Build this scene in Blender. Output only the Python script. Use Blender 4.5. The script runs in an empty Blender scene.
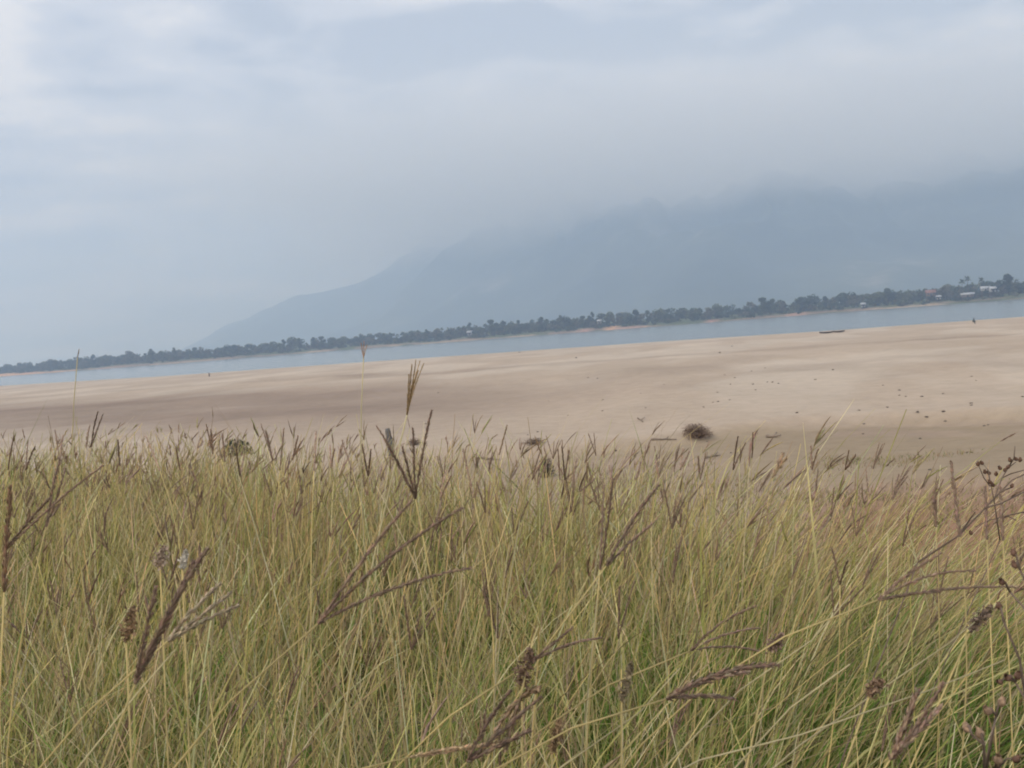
import bpy, math, random
import numpy as np
from mathutils import Vector, Matrix

rnd = random.Random(7)
rng = np.random.default_rng(11)
R = math.radians
scene = bpy.context.scene
C = scene.collection

# ------------------------------------------------------------------ camera
W, H, F = 1024, 768, 960.0
CAM = Vector((0, 0, 8.0))
PITCH, ROLL = R(3.36), R(4.63)
fwd = Vector((0, math.cos(PITCH), -math.sin(PITCH)))
up0 = Vector((0, math.sin(PITCH), math.cos(PITCH)))
rt0 = Vector((1, 0, 0))
cr = rt0 * math.cos(ROLL) - up0 * math.sin(ROLL)
cu = rt0 * math.sin(ROLL) + up0 * math.cos(ROLL)
cam_d = bpy.data.cameras.new('camera')
cam = bpy.data.objects.new('camera', cam_d)
C.objects.link(cam)
M3 = Matrix((cr, cu, -fwd)).transposed()
cam.matrix_world = Matrix.Translation(CAM) @ M3.to_4x4()
cam_d.sensor_width = 36
cam_d.lens = 36 * F / W
cam_d.clip_start = 0.05
cam_d.clip_end = 30000
cam_d.dof.use_dof = True
cam_d.dof.focus_distance = 1.9
cam_d.dof.aperture_fstop = 20.0
scene.camera = cam

def ray(px, py):
    return (fwd + cr * ((px - 512) / F) - cu * ((py - 384) / F))
def pix(px, py, d):
    """point at depth d (metres along the view axis)"""
    return CAM + ray(px, py) * d

# ------------------------------------------------------------------ world, sun, exposure
SUN_EL, SUN_ROT = R(42), R(232)
world = bpy.data.worlds.new('World')
scene.world = world
world.use_nodes = True
nt = world.node_tree
for n in list(nt.nodes): nt.nodes.remove(n)
def wn(t, **k):
    n = nt.nodes.new(t)
    for a, b in k.items(): setattr(n, a, b)
    return n
def wmath(op, a, b=None):
    n = wn('ShaderNodeMath', operation=op)
    for i, v in enumerate((a, b)):
        if v is None: continue
        if isinstance(v, (int, float)): n.inputs[i].default_value = v
        else: nt.links.new(v, n.inputs[i])
    return n.outputs[0]
out = wn('ShaderNodeOutputWorld'); bg = wn('ShaderNodeBackground')
sky = wn('ShaderNodeTexSky', sky_type='NISHITA', sun_disc=False)
sky.sun_elevation = SUN_EL; sky.sun_rotation = SUN_ROT
sky.air_density = 1.3; sky.dust_density = 3.0; sky.ozone_density = 1.0
tc = wn('ShaderNodeTexCoord'); sep = wn('ShaderNodeSeparateXYZ')
nt.links.new(tc.outputs['Generated'], sep.inputs[0])
zc = wmath('ADD', wmath('MAXIMUM', sep.outputs[2], 0.0), 0.16)
px_ = wmath('DIVIDE', sep.outputs[0], zc); py_ = wmath('DIVIDE', sep.outputs[1], zc)
comb = wn('ShaderNodeCombineXYZ')
nt.links.new(px_, comb.inputs[0]); nt.links.new(py_, comb.inputs[1])
mp = wn('ShaderNodeMapping'); mp.inputs['Location'].default_value = (3.1, 1.4, 0.0)
mp.inputs['Rotation'].default_value = (0, 0, R(-14)); mp.inputs['Scale'].default_value = (0.85, 1.0, 1.0)
nt.links.new(comb.outputs[0], mp.inputs[0])
n1 = wn('ShaderNodeTexNoise'); n1.inputs['Scale'].default_value = 1.3; n1.inputs['Detail'].default_value = 6
n1.inputs['Roughness'].default_value = 0.52; n1.inputs['Distortion'].default_value = 0.5
n2 = wn('ShaderNodeTexNoise'); n2.inputs['Scale'].default_value = 4.2; n2.inputs['Detail'].default_value = 5
n2.inputs['Roughness'].default_value = 0.55; n2.inputs['Distortion'].default_value = 0.3
for n in (n1, n2): nt.links.new(mp.outputs[0], n.inputs['Vector'])
cl = wmath('ADD', wmath('MULTIPLY', n1.outputs[0], 0.68), wmath('MULTIPLY', n2.outputs[0], 0.32))
ramp = wn('ShaderNodeValToRGB')
ramp.color_ramp.interpolation = 'EASE'
e = ramp.color_ramp.elements
CS = 9.0
e[0].position = 0.435; e[0].color = (0.42, 0.455, 0.535, 1)
e[1].position = 0.575; e[1].color = (0.86, 0.85, 0.845, 1)
m_ = e.new(0.50); m_.color = (0.60, 0.625, 0.69, 1)
nt.links.new(cl, ramp.inputs[0])
vm = wn('ShaderNodeVectorMath', operation='SCALE'); vm.inputs['Scale'].default_value = CS
nt.links.new(ramp.outputs[0], vm.inputs[0])
mixw = wn('ShaderNodeMix', data_type='RGBA'); mixw.inputs['Factor'].default_value = 0.93
nt.links.new(sky.outputs[0], mixw.inputs[6]); nt.links.new(vm.outputs[0], mixw.inputs[7])
nt.links.new(mixw.outputs[2], bg.inputs[0]); bg.inputs[1].default_value = 0.1
nt.links.new(bg.outputs[0], out.inputs[0])

sun_d = bpy.data.lights.new('sun', 'SUN')
sun_d.energy = 1.5; sun_d.angle = R(16); sun_d.color = (1.0, 0.93, 0.83)
sun = bpy.data.objects.new('sun', sun_d); C.objects.link(sun)
sdir = Vector((math.sin(SUN_ROT) * math.cos(SUN_EL), math.cos(SUN_ROT) * math.cos(SUN_EL), math.sin(SUN_EL)))
sun.rotation_euler = sdir.to_track_quat('Z', 'Y').to_euler()
sun.location = (0, -20, 60)

vs = scene.view_settings
scene.display_settings.display_device = 'sRGB'
vs.view_transform = 'Standard'; vs.look = 'None'; vs.gamma = 1.0; vs.use_curve_mapping = False
vs.exposure = 0.58
cy = scene.cycles
cy.max_bounces = 8; cy.diffuse_bounces = 2; cy.glossy_bounces = 2; cy.transmission_bounces = 3
cy.volume_bounces = 4; cy.volume_step_rate = 3.0; cy.volume_max_steps = 64; cy.transparent_max_bounces = 8
cy.use_denoising = True
cy.filter_width = 1.9

# ------------------------------------------------------------------ helpers
def vnoise(x, y, seed=0):
    x = np.asarray(x, float); y = np.asarray(y, float)
    xi = np.floor(x).astype(np.int64); yi = np.floor(y).astype(np.int64)
    fx = x - xi; fy = y - yi
    fx = fx * fx * (3 - 2 * fx); fy = fy * fy * (3 - 2 * fy)
    def h(a, b):
        n = (a * 374761393 + b * 668265263 + seed * 982451653) & 0x7fffffff
        n = ((n ^ (n >> 13)) * 1274126177) & 0x7fffffff
        n = (n ^ (n >> 16)) & 0xffff
        return n / 65535.0
    return ((h(xi, yi) * (1 - fx) + h(xi + 1, yi) * fx) * (1 - fy)
            + (h(xi, yi + 1) * (1 - fx) + h(xi + 1, yi + 1) * fx) * fy)
def fbm(x, y, o=4, seed=0):
    s = 0; a = 0.5; t = 0
    for i in range(o):
        s = s + a * vnoise(x * 2 ** i, y * 2 ** i, seed + i); t += a; a *= 0.5
    return s / t
def sst(a, b, v):
    t = np.clip((np.asarray(v, float) - a) / (b - a), 0, 1)
    return t * t * (3 - 2 * t)

def mesh_np(name, V, F_, mat=None, parent=None, col=None, smooth=False, loc=None):
    """one mesh object from arrays; F_ = array (n,k) or list of such arrays"""
    V = np.asarray(V, np.float32).reshape(-1, 3)
    if not isinstance(F_, (list, tuple)): F_ = [F_]
    F_ = [np.asarray(f, np.int32) for f in F_ if len(f)]
    me = bpy.data.meshes.new(name)
    me.vertices.add(len(V)); me.vertices.foreach_set('co', V.ravel())
    tot = np.concatenate([np.full(len(f), f.shape[1], np.int32) for f in F_])
    idx = np.concatenate([f.ravel() for f in F_])
    me.loops.add(len(idx)); me.loops.foreach_set('vertex_index', idx)
    me.polygons.add(len(tot))
    st = np.concatenate(([0], np.cumsum(tot)[:-1])).astype(np.int32)
    me.polygons.foreach_set('loop_start', st)
    me.polygons.foreach_set('loop_total', tot)
    if smooth: me.polygons.foreach_set('use_smooth', np.ones(len(tot), bool))
    if col is not None:
        ca = me.color_attributes.new('Col', 'FLOAT_COLOR', 'POINT')
        c4 = np.ones((len(V), 4), np.float32); c4[:, :3] = col
        ca.data.foreach_set('color', c4.ravel())
    me.update(calc_edges=True)
    if mat: me.materials.append(mat)
    return link(name, me, parent, loc)
def link(name, me, parent=None, loc=None):
    o = bpy.data.objects.new(name, me); C.objects.link(o)
    if parent: o.parent = parent
    if loc is not None: o.location = loc
    return o
def tag(o, label=None, cat=None, group=None, kind=None):
    for k, v in (('label', label), ('category', cat), ('group', group), ('kind', kind)):
        if v: o[k] = v
    return o
def empty(name, loc=(0, 0, 0), rz=0):
    o = bpy.data.objects.new(name, None); C.objects.link(o)
    o.empty_display_size = 0.1
    o.location = loc; o.rotation_euler = (0, 0, rz); return o
def copy_tree(o, parent=None):
    c = o.copy(); C.objects.link(c); c.parent = parent
    for ch in list(o.children): copy_tree(ch, c)
    return c
class MB:
    """collects shapes of one mesh"""
    def __init__(s): s.V = []; s.F = []; s.n = 0; s.c = []
    def add(s, V, F_, col=None):
        V = np.asarray(V, float).reshape(-1, 3)
        for f in F_: s.F.append([i + s.n for i in f])
        s.V.append(V); s.n += len(V)
        s.c.append(np.tile(np.asarray(col if col is not None else (1, 1, 1), float), (len(V), 1)))
    def box(s, c, d, rz=0, col=None):
        v = np.array([(x, y, z) for x in (-.5, .5) for y in (-.5, .5) for z in (-.5, .5)]) * np.array(d)
        ca, sa = math.cos(rz), math.sin(rz)
        v = np.stack([v[:, 0] * ca - v[:, 1] * sa, v[:, 0] * sa + v[:, 1] * ca, v[:, 2]], 1) + np.array(c)
        s.add(v, [(0, 1, 3, 2), (4, 6, 7, 5), (0, 4, 5, 1), (2, 3, 7, 6), (0, 2, 6, 4), (1, 5, 7, 3)], col)
    def tube(s, pts, rad, k=5, col=None, cap=True):
        P = [Vector(p) for p in pts]; n = len(P)
        V = []; Fq = []
        ref = Vector((0.31, 0.77, 0.55))
        for i, p in enumerate(P):
            t = (P[min(i + 1, n - 1)] - P[max(i - 1, 0)]).normalized()
            a = t.cross(ref)
            if a.length < 1e-4: a = t.cross(Vector((1, 0, 0)))
            a.normalize(); b = t.cross(a)
            r = rad[i] if hasattr(rad, '__len__') else rad
            for j in range(k):
                w = 2 * math.pi * j / k
                V.append(p + (a * math.cos(w) + b * math.sin(w)) * r)
        for i in range(n - 1):
            for j in range(k):
                Fq.append((i * k + j, i * k + (j + 1) % k, (i + 1) * k + (j + 1) % k, (i + 1) * k + j))
        if cap:
            Fq.append(tuple(range(k - 1, -1, -1))); Fq.append(tuple((n - 1) * k + j for j in range(k)))
        s.add([tuple(v) for v in V], Fq, col)
    def build(s, name, mat, parent=None, smooth=False, loc=None, col=False):
        V = np.concatenate(s.V)
        by = {}
        for f in s.F: by.setdefault(len(f), []).append(f)
        return mesh_np(name, V, [np.array(v) for v in by.values()], mat, parent,
                       np.concatenate(s.c) if col else None, smooth, loc)

# ------------------------------------------------------------------ materials
def new_mat(name):
    m = bpy.data.materials.new(name); m.use_nodes = True
    t = m.node_tree
    return m, t, t.nodes['Principled BSDF'], t.nodes['Material Output']
def set_in(b, **k):
    for a, v in k.items():
        b.inputs[a.replace('_', ' ')].default_value = v
def simple(name, c, rough=0.85, var=0.25, scale=4.0, spec=0.2, bump=0.0):
    m, t, b, o = new_mat(name)
    tcn = t.nodes.new('ShaderNodeTexCoord'); nz = t.nodes.new('ShaderNodeTexNoise')
    nz.inputs['Scale'].default_value = scale; nz.inputs['Detail'].default_value = 5
    t.links.new(tcn.outputs['Object'], nz.inputs['Vector'])
    rp = t.nodes.new('ShaderNodeValToRGB')
    rp.color_ramp.elements[0].position = 0.3; rp.color_ramp.elements[1].position = 0.7
    rp.color_ramp.elements[0].color = tuple(x * (1 - var) for x in c) + (1,)
    rp.color_ramp.elements[1].color = tuple(min(1, x * (1 + var)) for x in c) + (1,)
    t.links.new(nz.outputs[0], rp.inputs[0]); t.links.new(rp.outputs[0], b.inputs['Base Color'])
    set_in(b, Roughness=rough); b.inputs['Specular IOR Level'].default_value = spec
    if bump:
        bp = t.nodes.new('ShaderNodeBump'); bp.inputs['Strength'].default_value = bump
        t.links.new(nz.outputs[0], bp.inputs['Height']); t.links.new(bp.outputs[0], b.inputs['Normal'])
    return m
def leafy(name, trans=0.35, var=0.35, scale=3.0, tint=(1, 1, 1), attr=True, base=(0.1, 0.1, 0.05)):
    """thin leaves: vertex colour times noise, part translucent"""
    m, t, b, o = new_mat(name)
    nz = t.nodes.new('ShaderNodeTexNoise'); nz.inputs['Scale'].default_value = scale
    nz.inputs['Detail'].default_value = 3
    tcn = t.nodes.new('ShaderNodeTexCoord'); t.links.new(tcn.outputs['Object'], nz.inputs['Vector'])
    mr = t.nodes.new('ShaderNodeMapRange')
    mr.inputs[1].default_value = 0.3; mr.inputs[2].default_value = 0.7
    mr.inputs[3].default_value = 1 - var; mr.inputs[4].default_value = 1 + var
    t.links.new(nz.outputs[0], mr.inputs[0])
    sc = t.nodes.new('ShaderNodeVectorMath'); sc.operation = 'SCALE'
    if attr:
        at = t.nodes.new('ShaderNodeAttribute'); at.attribute_name = 'Col'
        t.links.new(at.outputs['Color'], sc.inputs[0])
    else:
        sc.inputs[0].default_value = base
    t.links.new(mr.outputs[0], sc.inputs['Scale'])
    t.links.new(sc.outputs[0], b.inputs['Base Color'])
    set_in(b, Roughness=0.75); b.inputs['Specular IOR Level'].default_value = 0.25
    tr = t.nodes.new('ShaderNodeBsdfTranslucent'); t.links.new(sc.outputs[0], tr.inputs[0])
    mx = t.nodes.new('ShaderNodeMixShader'); mx.inputs[0].default_value = trans
    t.links.new(b.outputs[0], mx.inputs[1]); t.links.new(tr.outputs[0], mx.inputs[2])
    t.links.new(mx.outputs[0], o.inputs['Surface'])
    return m

M_grass = leafy('grass_blades', 0.42, 0.22, 9.0)
M_seed = leafy('seed_spikelets', 0.2, 0.25, 120.0)
M_leaf = leafy('tree_leaves', 0.25, 0.4, 0.35)
M_bark = simple('bark', (0.11, 0.09, 0.075), 0.9, 0.3, 2.0)
M_twig = simple('dry_twig', (0.17, 0.125, 0.095), 0.9, 0.35, 60.0)
M_brush = simple('bush_twigs', (0.25, 0.18, 0.13), 0.9, 0.3, 30.0)
M_wood = simple('old_wood', (0.07, 0.062, 0.06), 0.8, 0.4, 3.0)
M_post = simple('weathered_post', (0.13, 0.125, 0.12), 0.9, 0.3, 12.0, bump=0.3)
M_clod = simple('dark_clod', (0.12, 0.098, 0.078), 0.95, 0.4, 14.0, bump=0.4)
M_drift = simple('driftwood', (0.25, 0.20, 0.155), 0.9, 0.35, 6.0, bump=0.3)
M_plaster = simple('white_wall', (0.46, 0.45, 0.43), 0.8, 0.08, 0.6)
M_tin = simple('tin_roof', (0.46, 0.47, 0.48), 0.6, 0.12, 0.8)
M_rust = simple('red_roof', (0.26, 0.13, 0.10), 0.7, 0.2, 0.8)
M_brownwall = simple('timber_wall', (0.20, 0.15, 0.11), 0.85, 0.2, 1.0)
M_dark = simple('dark_opening', (0.03, 0.03, 0.035), 0.4, 0.2, 1.0)
M_cloth = simple('dark_cloth', (0.035, 0.05, 0.055), 0.9, 0.25, 5.0)
M_skin = simple('skin', (0.26, 0.15, 0.10), 0.6, 0.1, 5.0)

# ------------------------------------------------------------------ shore lines (plan view)
def plan_hit(px, py, z=0.0):
    d = ray(px, py); t = (z - CAM.z) / d.z
    p = CAM + d * t
    return np.array([p.x, p.y])
near_px = [(0, 386.8), (170, 377), (330, 365.8), (500, 354.2), (670, 342.5), (840, 331.8), (1024, 318.6)]
far_px = [(0, 376.5), (170, 363.8), (330, 351), (500, 338.2), (670, 325.4), (840, 312.2), (1024, 298.7)]
class Shore:
    def __init__(s, pts):
        P = np.array([plan_hit(*p) for p in pts])
        s.p0 = P[0]; d = P[-1] - P[0]; s.L = np.linalg.norm(d); s.t = d / s.L
        s.n = np.array([-s.t[1], s.t[0]])      # away from the camera
        if s.n @ (-s.p0) > 0: s.n = -s.n
        s.u = (P - s.p0) @ s.t; s.dev = (P - s.p0) @ s.n
        o = np.argsort(s.u); s.u = s.u[o]; s.dev = s.dev[o]
    def uv(s, x, y):
        dx = np.asarray(x) - s.p0[0]; dy = np.asarray(y) - s.p0[1]
        u = dx * s.t[0] + dy * s.t[1]
        return u, dx * s.n[0] + dy * s.n[1] - np.interp(u, s.u, s.dev)
    def at(s, u, v):
        d = v + np.interp(u, s.u, s.dev)
        return s.p0[0] + s.t[0] * u + s.n[0] * d, s.p0[1] + s.t[1] * u + s.n[1] * d
NS, FS = Shore(near_px), Shore(far_px)

# ------------------------------------------------------------------ near ground
def edge_r(th):
    th = np.degrees(th)
    e_ = np.where(th < 0, 5.6 * np.exp(-np.maximum(th, -45) * 0.86 / 28), 5.6 * np.exp(-np.minimum(th, 45) * 0.56 / 28))
    return e_ + 30 * sst(70, 110, np.abs(th))
def field_z(x, y):
    r = np.hypot(x, y)
    return 6.86 - 0.022 * r + 0.05 * (fbm(x * 0.9 + 5, y * 0.9 + 9, 3, 3) - 0.5)
def ground_z(x, y):
    x = np.asarray(x, float); y = np.asarray(y, float)
    r = np.hypot(x, y); th = np.arctan2(x, y)
    d = r - edge_r(th) - 1.0 * (fbm(x * 0.5, y * 0.5, 3, 21) - 0.5)
    sp = np.logaddexp(0, d * 2.2) / 2.2
    zf = field_z(x, y) - 0.40 * sp
    u, v = NS.uv(x, y)
    sd = -v
    zs = np.where(sd > 0, 3.0 * np.power(np.clip(sd, 0, 400) / 215.0, 0.8), np.maximum(sd * 0.04, -2.0))
    amp = sst(0, 40, sd)
    ca, sa = NS.t
    uu = x * ca + y * sa; vv = -x * sa + y * ca
    zs = zs + amp * (0.9 * (fbm(uu / 17, vv / 30, 3, 5) - 0.5) + 0.42 * (fbm(uu / 5 + 4, vv / 9, 3, 6) - 0.5))
    # low broken step where the dry sand begins
    st_ = 30 + 12 * fbm(uu / 20, vv / 20, 2, 44)
    zs = zs + 0.45 * sst(0, 1.2, r - st_)
    k = 3.0
    m = np.maximum(zf, zs)
    return m + np.log(np.exp(-k * (m - zf)) + np.exp(-k * (m - zs))) / k - 0.0
TS = 0.3 * np.power(1.012, np.arange(640))
def ground_hit(px, py):
    d = ray(px, py)
    a, b = 0.0, 0.0
    T = TS
    for it in range(3):
        below = CAM.z + d.z * T < ground_z(d.x * T, d.y * T)
        i = int(np.argmax(below)) if below.any() else len(T) - 1
        a, b = T[max(i - 1, 0)], T[i]
        T = np.linspace(a, b, 24)
    return CAM + d * float(b)

def lerpc(a, b, t):
    return a * (1 - t[..., None]) + b * t[..., None]

def build_ground():
    th1 = np.radians(np.arange(-44, 44.01, 0.3))
    tl = np.radians(np.arange(-180, -44, 4.0)); tr_ = np.radians(np.arange(48, 180, 4.0))
    th = np.concatenate([tl, th1, tr_]); nth = len(th)
    rr = np.concatenate([np.linspace(0.25, 12, 60), 12 * np.power(760 / 12, np.linspace(0, 1, 300)[1:])]); nr = len(rr)
    T, RR = np.meshgrid(th, rr)
    X = RR * np.sin(T); Y = RR * np.cos(T); Z = ground_z(X, Y)
    u, v = NS.uv(X, Y); sd = -v
    ca, sa = NS.t
    uu = X * ca + Y * sa; vv = -X * sa + Y * ca
    dry = np.array((0.47, 0.375, 0.285)); damp = np.array((0.285, 0.215, 0.165)); pale = np.array((0.54, 0.45, 0.355))
    mud = np.array((0.335, 0.25, 0.18)); green = np.array((0.30, 0.24, 0.145)); shaded_thatch = np.array((0.11, 0.09, 0.052))
    red = np.array((0.30, 0.165, 0.10)); wet = np.array((0.20, 0.165, 0.14))
    col = np.tile(dry, Z.shape + (1,))
    col = lerpc(col, pale, 0.8 * sst(0.45, 0.62, fbm(uu / 9 + vv / 40, vv / 26, 4, 15)) * sst(25, 60, RR))
    col = lerpc(col, damp, 0.35 * sst(0.5, 0.7, fbm(uu / 14 + 3, vv / 24 + 2, 4, 17)) * sst(150, 60, RR) * sst(35, 60, RR) * sst(20, 60, sd))
    # damp brown hollow across the left half, parallel to the water
    band = np.exp(-((sd - 200 - 22 * (fbm(uu / 50, vv / 50, 2, 31) - 0.5)) / 20) ** 2) * sst(8, -14, np.degrees(T))
    col = lerpc(col, damp, np.clip(band * (0.55 + 0.8 * fbm(uu / 30, vv / 6, 4, 33)), 0, 1))
    thin = np.exp(-((sd - 150 - 30 * (fbm(uu / 40, vv / 40, 2, 35) - 0.5)) / 5) ** 2)
    col = lerpc(col, damp, np.clip(thin * 0.6 * fbm(uu / 25, vv / 5, 3, 36) * 1.3, 0, 1))
    # mud flat at the foot of the bank
    stl = 30 + 12 * fbm(uu / 20, vv / 20, 2, 44)
    foot = sst(1.6, -1.0, RR - stl)
    col = lerpc(col, mud, foot * 0.85)
    g = foot * sst(0.44, 0.60, fbm(uu / 12 + 8, vv / 4.5, 4, 51)) * sst(-2, 12, np.degrees(T) + 6 * fbm(X / 9, Y / 9, 2, 5))
    col = lerpc(col, green, np.clip(g, 0, 0.45))
    rd = foot * sst(13, 20, np.degrees(T)) * sst(28, 20, RR)
    col = lerpc(col, red, np.clip(rd, 0, 0.85))
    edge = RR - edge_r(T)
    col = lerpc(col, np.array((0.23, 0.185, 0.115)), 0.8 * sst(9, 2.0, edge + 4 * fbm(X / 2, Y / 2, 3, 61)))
    col = lerpc(col, shaded_thatch, sst(2.0, -1.5, edge + 3 * (fbm(X / 1.2, Y / 1.2, 3, 62) - .5)))  # dry thatch, its colour darkened to paint in shade between the grass clumps
    col = lerpc(col, wet, sst(3.5, 0.6, sd + 2.0 * (fbm(uu / 20, vv / 20, 3, 71) - 0.5)) * 0.8)
    i = np.arange(nr - 1)[:, None] * nth + np.arange(nth - 1)[None, :]
    Fq = np.stack([i, i + 1, i + nth + 1, i + nth], -1).reshape(-1, 4)[:, ::-1]
    j = np.arange(nr - 1) * nth
    Fc = np.stack([j + nth - 1, j, j + nth, j + 2 * nth - 1], -1)[:, ::-1]
    fan = np.arange(nth)[::-1][None, :]
    m, t, b, o = new_mat('sand_ground')
    at = t.nodes.new('ShaderNodeAttribute'); at.attribute_name = 'Col'
    geo = t.nodes.new('ShaderNodeNewGeometry')
    def nz(scale, det, rough, sx=1.0, sy=1.0):
        mpn = t.nodes.new('ShaderNodeMapping'); mpn.inputs['Rotation'].default_value = (0, 0, -math.atan2(sa, ca))
        mpn.inputs['Scale'].default_value = (sx, sy, 1); mpn.vector_type = 'POINT'
        t.links.new(geo.outputs['Position'], mpn.inputs[0])
        n = t.nodes.new('ShaderNodeTexNoise'); n.inputs['Scale'].default_value = scale
        n.inputs['Detail'].default_value = det; n.inputs['Roughness'].default_value = rough
        n.inputs['Distortion'].default_value = 0.4
        t.links.new(mpn.outputs[0], n.inputs['Vector']); return n.outputs[0]
    a1 = nz(0.10, 9, 0.62, 1.0, 0.5); a2 = nz(1.6, 6, 0.65, 0.8, 1.0)
    def mr(src, lo, hi, a=0.3, bb=0.7):
        r = t.nodes.new('ShaderNodeMapRange'); t.links.new(src, r.inputs[0])
        r.inputs[1].default_value = a; r.inputs[2].default_value = bb
        r.inputs[3].default_value = lo; r.inputs[4].default_value = hi; return r.outputs[0]
    mu = t.nodes.new('ShaderNodeMath'); mu.operation = 'MULTIPLY'
    t.links.new(mr(a1, 0.89, 1.09), mu.inputs[0]); t.links.new(mr(a2, 0.90, 1.09), mu.inputs[1])
    sc = t.nodes.new('ShaderNodeVectorMath'); sc.operation = 'SCALE'
    t.links.new(at.outputs['Color'], sc.inputs[0]); t.links.new(mu.outputs[0], sc.inputs['Scale'])
    t.links.new(sc.outputs[0], b.inputs['Base Color'])
    set_in(b, Roughness=0.95); b.inputs['Specular IOR Level'].default_value = 0.1
    bp = t.nodes.new('ShaderNodeBump'); bp.inputs['Strength'].default_value = 0.8; bp.inputs['Distance'].default_value = 0.10
    t.links.new(a2, bp.inputs['Height']); t.links.new(bp.outputs[0], b.inputs['Normal'])
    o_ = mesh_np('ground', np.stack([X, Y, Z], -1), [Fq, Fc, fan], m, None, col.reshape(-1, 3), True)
    tag(o_, 'pale sandy river bar with a grassy bank in front', None, None, 'structure')
build_ground()

# ------------------------------------------------------------------ river
def build_river():
    m, t, b, o = new_mat('river_water')
    set_in(b, Base_Color=(0.22, 0.255, 0.26, 1), Roughness=0.18, IOR=1.33)
    geo = t.nodes.new('ShaderNodeNewGeometry')
    n = t.nodes.new('ShaderNodeTexNoise'); n.inputs['Scale'].default_value = 0.35; n.inputs['Detail'].default_value = 6
    n.inputs['Roughness'].default_value = 0.6
    mpn = t.nodes.new('ShaderNodeMapping'); mpn.inputs['Scale'].default_value = (0.5, 1, 1)
    mpn.inputs['Rotation'].default_value = (0, 0, R(28))
    t.links.new(geo.outputs['Position'], mpn.inputs[0]); t.links.new(mpn.outputs[0], n.inputs['Vector'])
    bp = t.nodes.new('ShaderNodeBump'); bp.inputs['Strength'].default_value = 0.55; bp.inputs['Distance'].default_value = 0.25
    t.links.new(n.outputs[0], bp.inputs['Height']); t.links.new(bp.outputs[0], b.inputs['Normal'])
    # between the two shores only, running up- and downstream
    us = np.linspace(-2600, 3200, 60)
    V = []; 
    for u in us:
        a = NS.at(u, -30); u2 = (u + 300) * 1.0
        c = FS.at(u2, 30)
        V += [(a[0], a[1], 0), (c[0], c[1], 0)]
    i = np.arange(len(us) - 1) * 2
    o_ = mesh_np('river', V, np.stack([i, i + 2, i + 3, i + 1], 1), m)
    tag(o_, 'wide calm grey blue river beyond the sand', None, None, 'structure')
build_river()

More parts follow.
